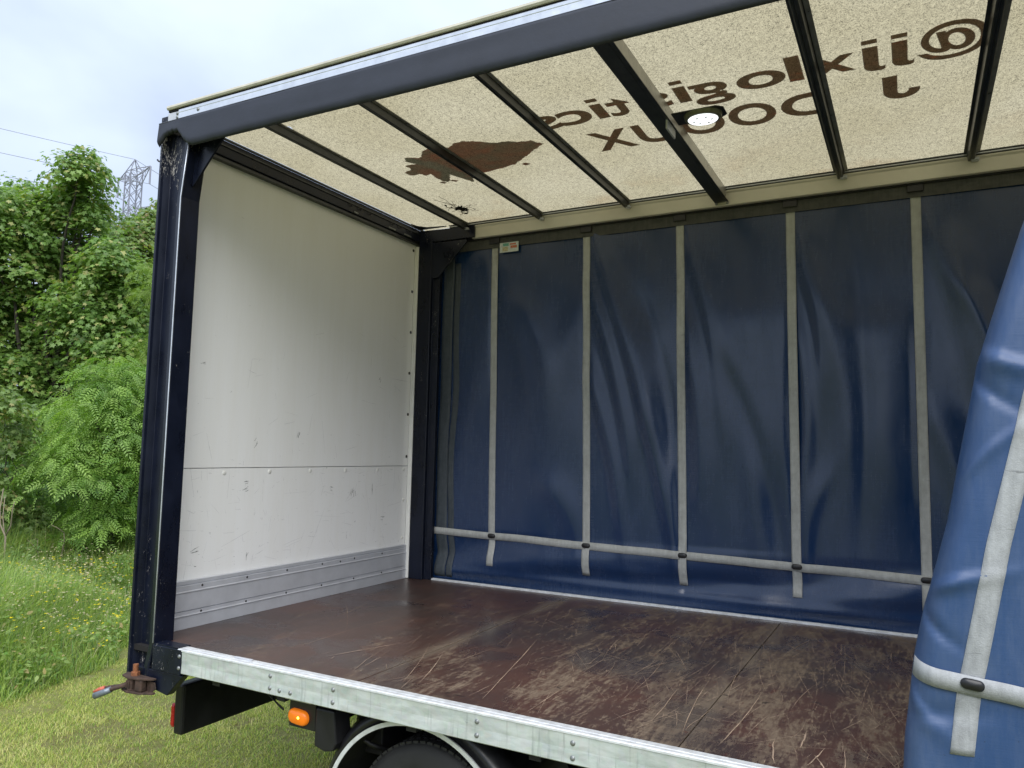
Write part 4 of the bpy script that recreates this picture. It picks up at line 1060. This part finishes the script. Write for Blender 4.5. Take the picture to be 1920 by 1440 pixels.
# mown grass: dense where the photograph looks at it, thinner round about
def rough_edge(x, y): return -(x) - 2.35 - 0.62*np.clip(y-0.9, 0, 3.2) + 0.5*(vnoise(x, y, 1.6, 3)-0.5)
def lawn(n, x0, x1, y0, y1):
    x = rng.uniform(x0, x1, n); y = rng.uniform(y0, y1, n)
    k = rough_edge(x, y) < 0.25; x, y = x[k], y[k]; n = len(x)
    P = np.stack([x, y, gh(x, y)-0.004], -1)
    q = vnoise(x, y, 2.2, 1); q2 = vnoise(x, y, 9, 2)
    thin = (vnoise(x, y, 3.2, 8)*0.7+0.3*vnoise(x, y, 12, 9) > 0.66)&(rng.random(n) < 0.75)
    h = rng.uniform(0.018, 0.045, n)*(0.7+0.7*q); h[thin] *= 0.4
    base = np.array([0.41, 0.44, 0.11]); dry = np.array([0.60, 0.54, 0.26]); lush = np.array([0.23, 0.36, 0.065])
    m1 = np.clip((q2*0.6+q*0.6-0.35)+rng.normal(0, .28, n), 0, 1)[:, None]
    C = base*(1-m1)+dry*m1; l = (rng.random(n) < 0.25)[:, None]; C = np.where(l, lush, C)*rng.uniform(0.75, 1.2, (n, 1))
    C[thin] = np.array([0.20, 0.14, 0.08])
    return blades(P, h, rng.uniform(0.003, 0.006, n), h*rng.uniform(0.2, 1.4, n), rng.uniform(0, 2*np.pi, n), C, 2)
lw = cat([lawn(230000, -3.6, 2.2, 0.1, 5.0), lawn(60000, -3.5, 6, -4, 0.1), lawn(60000, -1, 7, 3, 9)])
tag(put('mown_grass', tri_mesh('mown_grass', *lw[:2], colors=lw[2]), BLADE), 'short yellow green mown grass with dry clippings', 'grass', kind='stuff')

# tall rough grass with buttercups and seed heads
def tall(n, x0, x1, y0, y1):
    x = rng.uniform(x0, x1, n); y = rng.uniform(y0, y1, n)
    e = rough_edge(x, y); k = (e > 0)&(y < 9.5); x, y, e = x[k], y[k], e[k]; n = len(x)
    P = np.stack([x, y, gh(x, y)-0.01], -1)
    q = vnoise(x, y, 1.3, 4)
    h = rng.uniform(0.14, 0.56, n)*(0.40+1.1*q)*np.clip(0.22+e*0.8, 0.22, 1.25)
    a = np.array([0.25, 0.37, 0.065]); b = np.array([0.38, 0.47, 0.14]); d = np.array([0.46, 0.42, 0.26]); s = np.array([0.13, 0.25, 0.09])
    t = rng.random((n, 1)); C = a*(1-t)+b*t
    C = np.where(rng.random((n, 1)) < 0.08+0.25*np.clip(vnoise(x, y, 1.8, 41)-0.55, 0, 1)[:, None], d, C); C = np.where(rng.random((n, 1)) < 0.2, s, C); C = C*rng.uniform(0.75, 1.15, (n, 1))
    return blades(P, h, rng.uniform(0.004, 0.010, n), h*rng.uniform(0.1, 1.3, n), rng.uniform(0, 2*np.pi, n), C, 3)
tl = cat([tall(150000, -8.5, -2.2, 0.3, 6.5), tall(60000, -14, -2.2, -4, 9)])
tag(put('long_grass', tri_mesh('long_grass', *tl[:2], colors=tl[2]), BLADE), 'tall rough meadow grass beyond the mown edge', 'grass', kind='stuff')
# low broad leaves among the blades
def broad(n):
    x = rng.uniform(-8, -2.4, n); y = rng.uniform(0.3, 6.3, n); e = rough_edge(x, y); q = vnoise(x, y, 2.4, 77); k = (e > 0.05)&(q > 0.42); x, y, e = x[k], y[k], e[k]; n = len(x)
    P = np.stack([x, y, gh(x, y)+rng.uniform(0.05, 0.42, n)*np.clip(0.4+0.6*e, 0.4, 1)*(0.4+vnoise(x, y, 1.3, 4))], -1)
    t = rng.random((n, 1)); C = np.array([0.13, 0.24, 0.05])*(1-t)+np.array([0.30, 0.38, 0.12])*t; C = np.where(rng.random((n, 1)) < .08, np.array([0.42, 0.33, 0.16]), C)
    return P, rng.normal(0, 0.55, (n, 3))+np.array([0.15, -0.2, 1.0]), rng.normal(0, 1, (n, 3)), rng.uniform(0.02, 0.055, n), C
BROAD = broad(42000)
# stems with flat seed heads and buttercups
def flecks(n, rad, colr, hmin, hmax, x0, x1, y0, y1, jit=0.15, per=5, clump=0.0):
    x = rng.uniform(x0, x1, n); y = rng.uniform(y0, y1, n)
    if clump: 
        k = vnoise(x, y, 1.1, 21) > clump; x, y = x[k], y[k]; n = len(x)
    e = rough_edge(x, y); k = e > 0.15; x, y, e = x[k], y[k], e[k]; n = len(x)
    z = gh(x, y)+rng.uniform(hmin, hmax, n)*np.clip(0.5+e*0.6, 0.5, 1)
    V, T, C = [], [], []
    base = np.stack([x, y, z], -1)
    for p in range(per):
        a = 2*np.pi*p/per+rng.uniform(0, 1, n); r1 = rad*rng.uniform(0.7, 1.1, n)
        c = base; e1 = base+np.stack([np.cos(a)*r1, np.sin(a)*r1, rng.uniform(0.1, 0.7, n)*r1], -1); e2 = base+np.stack([np.cos(a+0.9)*r1, np.sin(a+0.9)*r1, rng.uniform(0.1, 0.7, n)*r1], -1)
        V.append(np.stack([c, e1, e2], 1).reshape(-1, 3))
    V = np.concatenate(V); T = np.arange(len(V)).reshape(-1, 3); C = np.array(colr)*rng.uniform(1-jit, 1+jit, (len(V), 1))
    st = blades(base-np.stack([0*x, 0*x, z-gh(x, y)], -1), z-gh(x, y), np.full(n, 0.004), np.zeros(n), np.zeros(n), np.tile(np.array([[0.14, 0.20, 0.06]]), (n, 1)), 2)
    return (V, T, C), st
(bu, bs_) = flecks(1900, 0.017, (0.85, 0.66, 0.02), 0.16, 0.46, -6.5, -2.3, 0.4, 5.5, clump=0.48)
tag(put('buttercups', tri_mesh('buttercups', *cat([bu, bs_])[:2], colors=cat([bu, bs_])[2]), BLADE), 'small yellow buttercups dotted through the long grass', 'wildflowers', kind='stuff')
L_ = []
for k in range(6):
    (a, b) = flecks(700, 0.015, (0.60, 0.50, 0.38), 0.25, 0.56, -7, -2.3, 0.5, 6.5, per=4, clump=0.5); L_ += [a] if k else [a, b]
sh = cat(L_)
tag(put('grass_seed_heads', tri_mesh('grass_seed_heads', *sh[:2], colors=sh[2]), BLADE), 'buff feathery seed heads standing above the long grass', 'grass', kind='stuff')

# ---------------------------------------------------------------- leaves
def fan(pts):
    V = [(0, 0, 0)] + [(x, y, z) for x, y, z in pts]; n = len(pts)
    return np.array(V, float), np.array([(0, i+1, i+2) for i in range(n-1)])
def palmate():
    P = []
    for ang, r_ in ((-150, .35), (-110, .62), (-85, .42), (-52, .95), (-28, .55), (0, 1.15), (28, .55), (52, .95), (85, .42), (110, .62), (150, .35)):
        a = R(ang); P.append((math.cos(a)*r_, math.sin(a)*r_, -0.16*r_*abs(math.sin(a))-0.10*max(0, math.cos(a))*r_))
    return fan(P)
def pinnate():
    V, T = [], []
    def leaflet(bx, by, ang, l, w):
        n = len(V); c, s = math.cos(ang), math.sin(ang)
        for (u, v, z) in ((0, 0, 0), (l*.45, w, -.02), (l, 0, -.10), (l*.45, -w, -.02)): V.append((bx+u*c-v*s, by+u*s+v*c, z-0.22*bx*bx))
        T.append((n, n+1, n+2)); T.append((n, n+2, n+3))
    for i in range(5):
        x = 0.15+i*0.36
        leaflet(x, 0.0, R(58), 0.62, 0.11); leaflet(x, 0.0, R(-58), 0.62, 0.11)
    leaflet(1.9, 0, 0, 0.65, 0.12)
    return np.array(V, float), np.array(T)
def ovate():
    return fan([(-.05, -.12, 0), (.35, -.34, -.05), (.85, -.2, -.1), (1.15, 0, -.2), (.85, .2, -.1), (.35, .34, -.05), (-.05, .12, 0)])
TPL = {'palmate': palmate(), 'pinnate': pinnate(), 'ovate': ovate()}
def leaves(P, nrm, heading, size, cols, tpl):
    """vectorised instancing of one leaf template"""
    V0, T0 = TPL[tpl]; nrm = nrm/np.linalg.norm(nrm, axis=1, keepdims=True)
    h = heading-(heading*nrm).sum(1, keepdims=True)*nrm; h /= np.linalg.norm(h, axis=1, keepdims=True)+1e-9
    s = np.cross(nrm, h)
    V = P[:, None]+size[:, None, None]*(V0[None, :, 0:1]*h[:, None]+V0[None, :, 1:2]*s[:, None]+V0[None, :, 2:3]*nrm[:, None])
    T = T0[None]+np.arange(len(P))[:, None, None]*len(V0)
    C = np.repeat(cols[:, None], len(V0), 1)
    return V.reshape(-1, 3), T.reshape(-1, 3), C.reshape(-1, 3)
def crown(blobs, n_spray, n_leaf, spray_r, size, tpl, ca, cb, cc=None, flat=0.35, droop=0.5, yel=0.08, seed=1, inner=0.25):
    rg = np.random.default_rng(seed); tot = sum(b[3]**2 for b in blobs); out = []
    for (bx, by, bz, br) in blobs:
        ns = max(4, int(n_spray*br**2/tot)); d = rg.normal(0, 1, (ns, 3)); d /= np.linalg.norm(d, axis=1, keepdims=True)
        d[:, 2] = np.where(d[:, 2] < -0.35, -d[:, 2], d[:, 2])
        rad = br*np.where(rg.random(ns) < inner, rg.uniform(0.3, 0.75, ns), rg.uniform(0.74, 1.22, ns))
        ctr = np.array([bx, by, bz])+d*rad[:, None]*np.array([1, 1, 0.92])
        axis = d*0.6+np.array([0, 0, 1.0]); axis /= np.linalg.norm(axis, axis=1, keepdims=True)
        tint = rg.uniform(0, 1, ns)
        for i in range(ns):
            sr_ = spray_r*rg.uniform(0.6, 1.25); m_ = int(n_leaf*rg.uniform(0.6, 1.3)); q = rg.normal(0, 1, (m_, 3)); 
            q -= (q@axis[i])[:, None]*axis[i]*(1-flat); rr = np.linalg.norm(q, axis=1)
            off = q*sr_*0.55; P = ctr[i]+off; P[:, 2] -= droop*(off[:, 0]**2+off[:, 1]**2)/sr_
            outw = off/(np.linalg.norm(off, axis=1, keepdims=True)+1e-6)
            nrm = axis[i]*1.0+outw*0.45+rg.normal(0, 0.38, (m_, 3))
            hd = outw+np.array([0, 0, -0.12 if tpl == 'pinnate' else -0.35])+rg.normal(0, 0.3, (m_, 3))
            t = np.clip(tint[i]*0.6+rg.uniform(0, 0.4, m_), 0, 1)[:, None]
            C = np.array(ca)*(1-t)+np.array(cb)*t
            if cc is not None: C = np.where(rg.random((m_, 1)) < yel*(1.8 if tint[i] > .6 else 0.5), np.array(cc), C)
            C = C*rg.uniform(0.82, 1.18, (m_, 1))
            out.append((P, nrm, hd, size*rg.uniform(0.65, 1.2, m_), C))
    A = [np.concatenate([o[k] for o in out]) for k in range(5)]
    return leaves(*A, tpl)
def limb(pts, r0_, r1_, n=8, wob=0.06):
    P = [Vector(p) for p in pts]; Q = []
    for i in range(len(P)-1):
        for s in range(4): Q.append(P[i].lerp(P[i+1], s/4)+Vector((random.gauss(0, wob), random.gauss(0, wob), 0))*(0 if (i == 0 and s == 0) else 1))
    Q.append(P[-1]); m_ = len(Q)
    return tube(Q, [r0_+(r1_-r0_)*k/(m_-1) for k in range(m_)], n)
def tree(name, base, blobs, label, cat_, leafargs, trunk_r=0.22, fork=0.35, group=None, extra=(), bark=None):
    bz = float(gh(np.array(base[0]), np.array(base[1])))-0.05; b = (base[0], base[1], bz)
    t = empty(name, b, label, cat_, group)
    cr_m = crown(blobs, **leafargs)
    lo = np.array(b)
    put('crown', tri_mesh('crown', cr_m[0]-lo, cr_m[1], colors=cr_m[2]), LEAF, t, b)
    top = max(q[2] for q in blobs); mid = [sum(q[k] for q in blobs)/len(blobs) for k in range(3)]
    fk = Vector((base[0]*0.75+mid[0]*0.25, base[1]*0.75+mid[1]*0.25, bz+(top-bz)*fork))
    parts = [limb([b, ((b[0]+fk.x)/2, (b[1]+fk.y)/2, (bz+fk.z)/2), fk], trunk_r, trunk_r*0.72, 12, 0.03)]
    tr = put('trunk', mesh('trunk', *join([([tuple(Vector(v)-Vector(b)) for v in p[0]], p[1]) for p in parts]), True), bark or BARK, t, b)
    for q in blobs:
        e = Vector(q[:3]); s = fk if e.z > fk.z-0.5 else Vector((b[0], b[1], bz+(fk.z-bz)*0.4))
        m1 = s.lerp(e, 0.5)+Vector((0, 0, 0.12*(e-s).length))
        p = limb([s, m1, e], trunk_r*0.35, trunk_r*0.08, 6, 0.04*max(1, trunk_r*4)); sub = [p]
        for k in range(4):
            d = Vector((random.gauss(0, 1), random.gauss(0, 1), random.gauss(0.2, .6))).normalized()*q[3]*0.8
            st_ = m1.lerp(e, random.uniform(0.3, 1)); sub.append(limb([st_, st_+d*0.5+Vector((0, 0, .05)), st_+d], trunk_r*0.10, trunk_r*0.03, 5, 0.02))
        put('branch', mesh('branch', *join([([tuple(Vector(v)-Vector(b)) for v in pp[0]], pp[1]) for pp in sub]), True), bark or BARK, tr, b)
    return t

T1 = [(-11.84, 6.7, 6.69, 0.50), (-12.27, 7.27, 6.44, 0.46), (-12.65, 7.3, 5.85, 0.50), (-12.95, 7.0, 6.25, 0.42), (-12.0, 7.3, 5.9, 0.36), (-13.47, 7.43, 6.1, 0.80), (-15.01, 7.36, 6.2, 0.9), (-14.07, 6.01, 5.4, 1.1), (-13.83, 6.98, 4.91, 1.1), (-13.48, 7.91, 5.0, 0.9), (-11.19, 7.24, 4.6, 0.66), (-11.63, 7.85, 4.0, 0.85), (-14.9, 6.91, 3.75, 1.25), (-14.57, 7.88, 3.5, 1.1), (-11.94, 7.36, 3.41, 1.05), (-14.15, 7.09, 2.04, 1.3), (-13.65, 8.11, 2.23, 1.1), (-11.03, 7.54, 2.59, 0.9), (-13.41, 7.24, 0.63, 1.3), (-15.96, 6.25, 4.7, 1.3), (-16.67, 6.86, 2.57, 1.4), (-14.59, 6.25, 0.37, 1.4)]
T2 = [(-17.03, 11.36, 7.1, 0.50), (-17.38, 12.22, 7.5, 0.62), (-17.6, 13.18, 7.91, 0.9), (-17.49, 14.32, 8.03, 1.2), (-17.09, 11.97, 6.36, 1.1), (-16.93, 13.19, 5.93, 1.4), (-16.67, 14.43, 5.81, 1.4), (-16.56, 11.9, 4.35, 1.4), (-16.28, 13.26, 3.2, 1.7), (-18.34, 13.39, 1.89, 1.6)]
ASH = [(-6.21, 3.76, 1.85, 0.26), (-6.26, 4.23, 1.89, 0.33), (-6.32, 4.71, 1.82, 0.40), (-7.7, 4.52, 1.34, 0.39), (-6.14, 4.11, 1.25, 0.58), (-6.04, 4.68, 1.11, 0.58), (-7.92, 4.2, 0.84, 0.39), (-6.33, 3.82, 0.65, 0.62), (-6.19, 4.41, 0.5, 0.66), (-6.11, 4.98, 0.25, 0.60), (-7.95, 4.53, -0.06, 0.46), (-6.27, 4.18, -0.16, 0.54), (-7.59, 3.92, 0.42, 0.35)]
SHR = [(-6.85, 2.94, 1.4, 0.33), (-7.14, 3.29, 1.06, 0.3), (-7.79, 3.45, 0.76, 0.44), (-8.08, 3.86, -0.03, 0.31), (-7.32, 3.05, 0.13, 0.44), (-7.18, 3.63, -0.15, 0.24), (-7.99, 3.63, 0.3, 0.22)]
UND = [(-10.91, 5.16, 0.3, 1.12), (-10.74, 5.95, -0.11, 1.12), (-10.5, 6.73, -0.03, 1.02), (-10.2, 7.56, -0.16, 1.02), (-11.25, 5.43, -0.88, 0.92), (-10.79, 6.35, -1.04, 0.82), (-10.33, 7.25, -0.99, 0.82), (-9.6, 6.9, -0.2, 1.02), (-12.34, 5.11, -0.25, 1.23)]
LIME = [(-8.83, 6.42, 4.1, 0.30), (-9.23, 6.92, 3.82, 0.40), (-9.46, 7.42, 4.2, 0.45), (-9.3, 7.1, 2.6, 0.6), (-9.2, 7.2, 1.2, 0.7)]
tree('sycamore_tree', (-13.6, 7.4), T1, 'tall dark green sycamore behind the long grass, pylon rising to its right', 'tree',
     dict(n_spray=2300, n_leaf=46, spray_r=0.36, size=0.076, tpl='palmate', ca=(0.095, 0.185, 0.045), cb=(0.23, 0.34, 0.085), cc=(0.36, 0.36, 0.14), yel=0.10, seed=1), 0.15)
tree('sycamore_tree', (-17.2, 12.9), T2, 'farther sycamore whose crown stands in front of the foot of the pylon', 'tree',
     dict(n_spray=1000, n_leaf=40, spray_r=0.46, size=0.10, tpl='palmate', ca=(0.10, 0.18, 0.05), cb=(0.23, 0.31, 0.085), cc=(0.26, 0.22, 0.09), yel=0.16, seed=2), 0.18)
tree('ash_tree', (-6.45, 4.35), ASH, 'bright green young ash with feathery leaves close behind the corner post', 'tree',
     dict(n_spray=520, n_leaf=20, spray_r=0.30, size=0.085, tpl='pinnate', ca=(0.095, 0.20, 0.042), cb=(0.28, 0.41, 0.09), flat=0.12, droop=0.25, seed=3, inner=0.3), 0.06, 0.25)
tree('lime_tree', (-9.3, 7.2), LIME, 'slender yellow green sapling peeping out beside the corner post', 'tree',
     dict(n_spray=120, n_leaf=24, spray_r=0.30, size=0.07, tpl='pinnate', ca=(0.15, 0.24, 0.05), cb=(0.24, 0.33, 0.08), seed=4), 0.05, 0.5)
tree('elder_shrub', (-7.5, 3.5), SHR, 'pale leaved shrub at the left edge above the long grass', 'shrub',
     dict(n_spray=210, n_leaf=22, spray_r=0.17, size=0.055, tpl='palmate', ca=(0.12, 0.20, 0.06), cb=(0.24, 0.31, 0.11), cc=(0.27, 0.25, 0.10), yel=0.10, seed=5), 0.03, 0.3)
und = crown(UND, 420, 30, 0.42, 0.085, 'palmate', (0.045, 0.10, 0.032), (0.10, 0.18, 0.058), None, seed=6)
tag(put('undergrowth', tri_mesh('undergrowth', *und[:2], colors=und[2]), LEAF), 'dark tangled undergrowth in the shade below the sycamore', 'undergrowth', kind='stuff')
BACK = [(-22+i*2.1, 9.5+1.2*math.sin(i*1.7)+(i*0.5), 0.4+0.5*math.sin(i*2.3), 1.7) for i in range(9)]
bk = crown(BACK, 380, 26, 0.6, 0.13, 'ovate', (0.035, 0.075, 0.024), (0.080, 0.135, 0.042), None, seed=7)
tag(put('hedge', tri_mesh('hedge', *bk[:2], colors=bk[2]), LEAF), 'dense dark hedge growing behind the trees', 'hedge')

_b = leaves(*BROAD, 'ovate')
tag(put('meadow_leaves', tri_mesh('meadow_leaves', *_b[:2], colors=_b[2]), LEAF), 'broad leaved meadow weeds mixed through the long grass', 'meadow plants', kind='stuff')
# leafy weeds along the top edge of the long grass
spots = [(-6.30, 2.75, .34), (-6.25, 3.15, .40), (-6.05, 3.35, .30), (-5.75, 3.45, .36), (-5.45, 3.75, .42), (-5.2, 4.0, .45), (-4.9, 4.2, .5), (-5.9, 2.7, .3), (-4.7, 3.7, .35), (-6.6, 2.9, .45), (-7.0, 2.6, .5), (-5.3, 3.3, .28), (-4.3, 3.9, .35)]
words = ['low leafy weed clump at far left of the grass edge', 'nettle clump below the pale shrub', 'weed clump in front of the dead branches', 'weed clump right of the dead branches', 'broad weed clump under the ash', 'tall weed clump under the ash, nearer the post', 'weed clump touching the corner post line', 'small weed clump low in the long grass at left', 'small weed clump in long grass near the post', 'weed clump at the foot of the pale shrub', 'large weed clump at the left picture edge', 'short weed clump in the middle of the grass edge', 'weed clump half hidden by the corner post']
for i, (x, y, h) in enumerate(spots):
    z = float(gh(np.array(x), np.array(y))); b = (x, y, z)
    t = empty('weed_clump', b, words[i], 'plant', 'leafy weeds along the grass edge')
    cc_ = [(x+random.gauss(0, .10), y+random.gauss(0, .10), z+h*random.uniform(.35, .95), h*0.26) for _ in range(7)]
    c_ = crown(cc_, 26, 15, 0.10, 0.045, 'ovate', (0.095, 0.175, 0.05), (0.19, 0.27, 0.09), (0.25, 0.22, 0.10), yel=0.06, seed=30+i)
    put('foliage', tri_mesh('foliage', c_[0]-np.array(b), c_[1], colors=c_[2]), LEAF, t, b)
    put('stem', mesh('stem', *join([([tuple(Vector(v)-Vector(b)) for v in p[0]], p[1]) for p in [limb([b, ((b[0]+q[0])/2, (b[1]+q[1])/2, (b[2]+q[2])/2), q[:3]], 0.006, 0.003, 5, 0.01) for q in cc_]]), True), BARK, t, b)

# bare dead branches and the pale bent sapling stem
random.seed(21)
b = (-6.42, 3.45, float(gh(np.array(-6.42), np.array(3.45))))
parts = []
for k in range(9):
    a = random.uniform(0, 6.28); l = random.uniform(0.35, 0.75); p = Vector(b)+Vector((0, 0, 0.12*random.random())); d = Vector((math.cos(a)*0.7, math.sin(a)*0.7, random.uniform(0.5, 1.5))).normalized(); pts = [p]
    for s in range(4):
        d = (d+Vector((random.gauss(0, .4), random.gauss(0, .4), random.gauss(-0.1, .3)))).normalized(); p = p+d*l/4; pts.append(p)
        if s > 0: 
            e = (d+Vector((random.gauss(0, .7), random.gauss(0, .7), random.gauss(0, .7)))).normalized(); parts.append(tube([p, p+e*0.10, p+e*0.2+Vector((0, 0, -.02))], [0.006, 0.004, 0.002], 5))
    parts.append(tube(pts, [0.013, 0.011, 0.009, 0.006, 0.004], 6))
lo = Vector(b)
o = put('dead_branches', mesh('dead_branches', *join([([tuple(Vector(v)-lo) for v in p[0]], p[1]) for p in parts]), True), TWIG, None, b)
tag(o, 'tangle of bare grey brown dead branches above the long grass', 'dead branches')
b = (-6.30, 2.80, float(gh(np.array(-6.30), np.array(2.80))))
lo = Vector(b); pts = [(0, 0, 0), (0.0, 0, .45), (-.01, 0, .62), (-.09, -.03, .76), (-.12, -.03, .95), (-.10, -.02, 1.2)]
pb_ = [(-.01, 0, .62), (.05, .02, .75), (.06, .02, .95), (.09, .02, 1.05)]; pc_ = [(-.005, 0, .60), (-.05, 0, .68), (-.10, 0, .85), (-.09, 0, 1.1)]
o = put('bent_sapling', mesh('bent_sapling', *join([tube(pts, [.014, .012, .011, .010, .008, .005], 7), tube(pb_, [.009, .008, .006, .004], 6), tube(pc_, [.008, .007, .006, .004], 6)]), True), TWIG, None, b)
tag(o, 'bare forked pale sapling stem at the left edge', 'sapling')

# ================================================================ PYLON AND WIRES
STEEL = simple('galvanised_lattice', (0.25, 0.26, 0.32), 0.6, 0.1, 0.05, 1)
PB = Vector((-148.6, 102.2, -1.6))
py = empty('electricity_pylon', PB, 'grey steel lattice electricity pylon standing beyond the trees', 'pylon')
tip_dir = Vector((14.8, -2.8, 0)).normalized()
tip_dir = Vector((-138.33+153.17, 98.59-101.4, 0)).normalized()
side = Vector((-tip_dir.y, tip_dir.x, 0))
TOPZ = 65.5; A1 = 62.5; A2 = 53.4; A3 = 44.5
def hw(z): return 1.3 if z > A3-4 else 1.3+(A3-4-z)*0.11
def bar(a, b, t=0.13):
    a, b = Vector(a), Vector(b); return tube([a, b], t*0.85, 4)
def corner(i, z):
    s = [(-1, -1), (1, -1), (1, 1), (-1, 1)][i]; h = hw(z); return tip_dir*(s[0]*h)+side*(s[1]*h)+Vector((0, 0, z))
for i in range(4):
    zs2 = [0, 20, A3-4, A1]
    put('tower_leg', mesh('tower_leg', *join([bar(corner(i, a), corner(i, b_), 0.17) for a, b_ in zip(zs2, zs2[1:])])), STEEL, py, PB)
br = []
z = 4.0
while z < A1-0.5:
    dz = 2.9 if z > A3-6 else 4.2; z2 = min(A1, z+dz)
    for i in range(4):
        j = (i+1) % 4
        br.append(bar(corner(i, z), corner(j, z2), 0.09)); br.append(bar(corner(j, z), corner(i, z2), 0.09)); 
    z = z2
for zz_ in (A1, A1-2.4, A2, A2-2.2, A3, A3-2.2):
    for i in range(4): br.append(bar(corner(i, zz_), corner((i+1) % 4, zz_), 0.10))
tag(put('lattice_bracing', mesh('lattice_bracing', *join(br)), STEEL, py, PB), kind='stuff')
apex = Vector((0, 0, TOPZ))
put('earth_peak', mesh('earth_peak', *join([bar(corner(i, A1), apex, 0.12) for i in range(4)]+[bar(corner(0, A1)*.5+apex*.5, corner(1, A1)*.5+apex*.5, .08), bar(corner(2, A1)*.5+apex*.5, corner(3, A1)*.5+apex*.5, .08)])), STEEL, py, PB)
TIPS = []
for (az_, ln) in ((A1, 7.6), (A2, 8.4), (A3, 7.6)):
    for s in (-1, 1):
        tip = tip_dir*(s*ln)+Vector((0, 0, az_-0.2)); c = [corner(1, az_), corner(2, az_)] if s > 0 else [corner(0, az_), corner(3, az_)]
        cl = [corner(1, az_-2.4), corner(2, az_-2.4)] if s > 0 else [corner(0, az_-2.4), corner(3, az_-2.4)]
        bs2 = [bar(p, tip, 0.11) for p in c+cl]
        for t in (0.33, 0.66):
            q = [p.lerp(tip, t) for p in c+cl]; bs2 += [bar(q[0], q[2], .07), bar(q[1], q[3], .07), bar(q[0], q[1], .07), bar(q[2], c[0] if t < .5 else c[0].lerp(tip, .33), .07), bar(q[3], c[1] if t < .5 else c[1].lerp(tip, .33), .07)]
        put('crossarm', mesh('crossarm', *join(bs2)), STEEL, py, PB)
        ins = tube([tip+Vector((0, 0, -.1)), tip+Vector((0, 0, -4.0))], 0.19, 6)
        put('insulator_string', mesh('insulator_string', *ins), STEEL, py, PB)
        TIPS.append(PB+tip+Vector((0, 0, -4.0)))
# conductors run from the pylon towards the left and away to the right
run = Vector((-0.231, -0.972, 0)).normalized()
WIRE = simple('dull_conductor', (0.30, 0.32, 0.38), 0.6, 0.2, 0.05, 1)
att = [(PB+apex, 'top earth wire running from the tip of the pylon')] + [(t, l) for t, l in zip(TIPS, ['upper left conductor below the top crossarm of the pylon', 'upper right conductor below the top crossarm of the pylon', 'middle left conductor of the pylon', 'middle right conductor of the pylon', 'lower left conductor of the pylon', 'lower right conductor of the pylon'])]
for p, lab in att:
    far = Vector((-0.25, 1, 0)).normalized()
    pts = []
    for k in range(-10, 31):
        s = k*5.0; d = run if s >= 0 else -far
        q = p + (run*s if s >= 0 else far*(-s)); q = Vector(q); q.z = p.z - 0.075*abs(s) + 0.00032*s*s; pts.append(q-p)
    tag(put('power_line', mesh('power_line', *tube(pts, 0.055, 5), True), WIRE, None, p), lab, 'power line', 'overhead wires carried by the pylon')
print('tris', sum(len(o.data.polygons) for o in bpy.data.objects if o.type == 'MESH'))
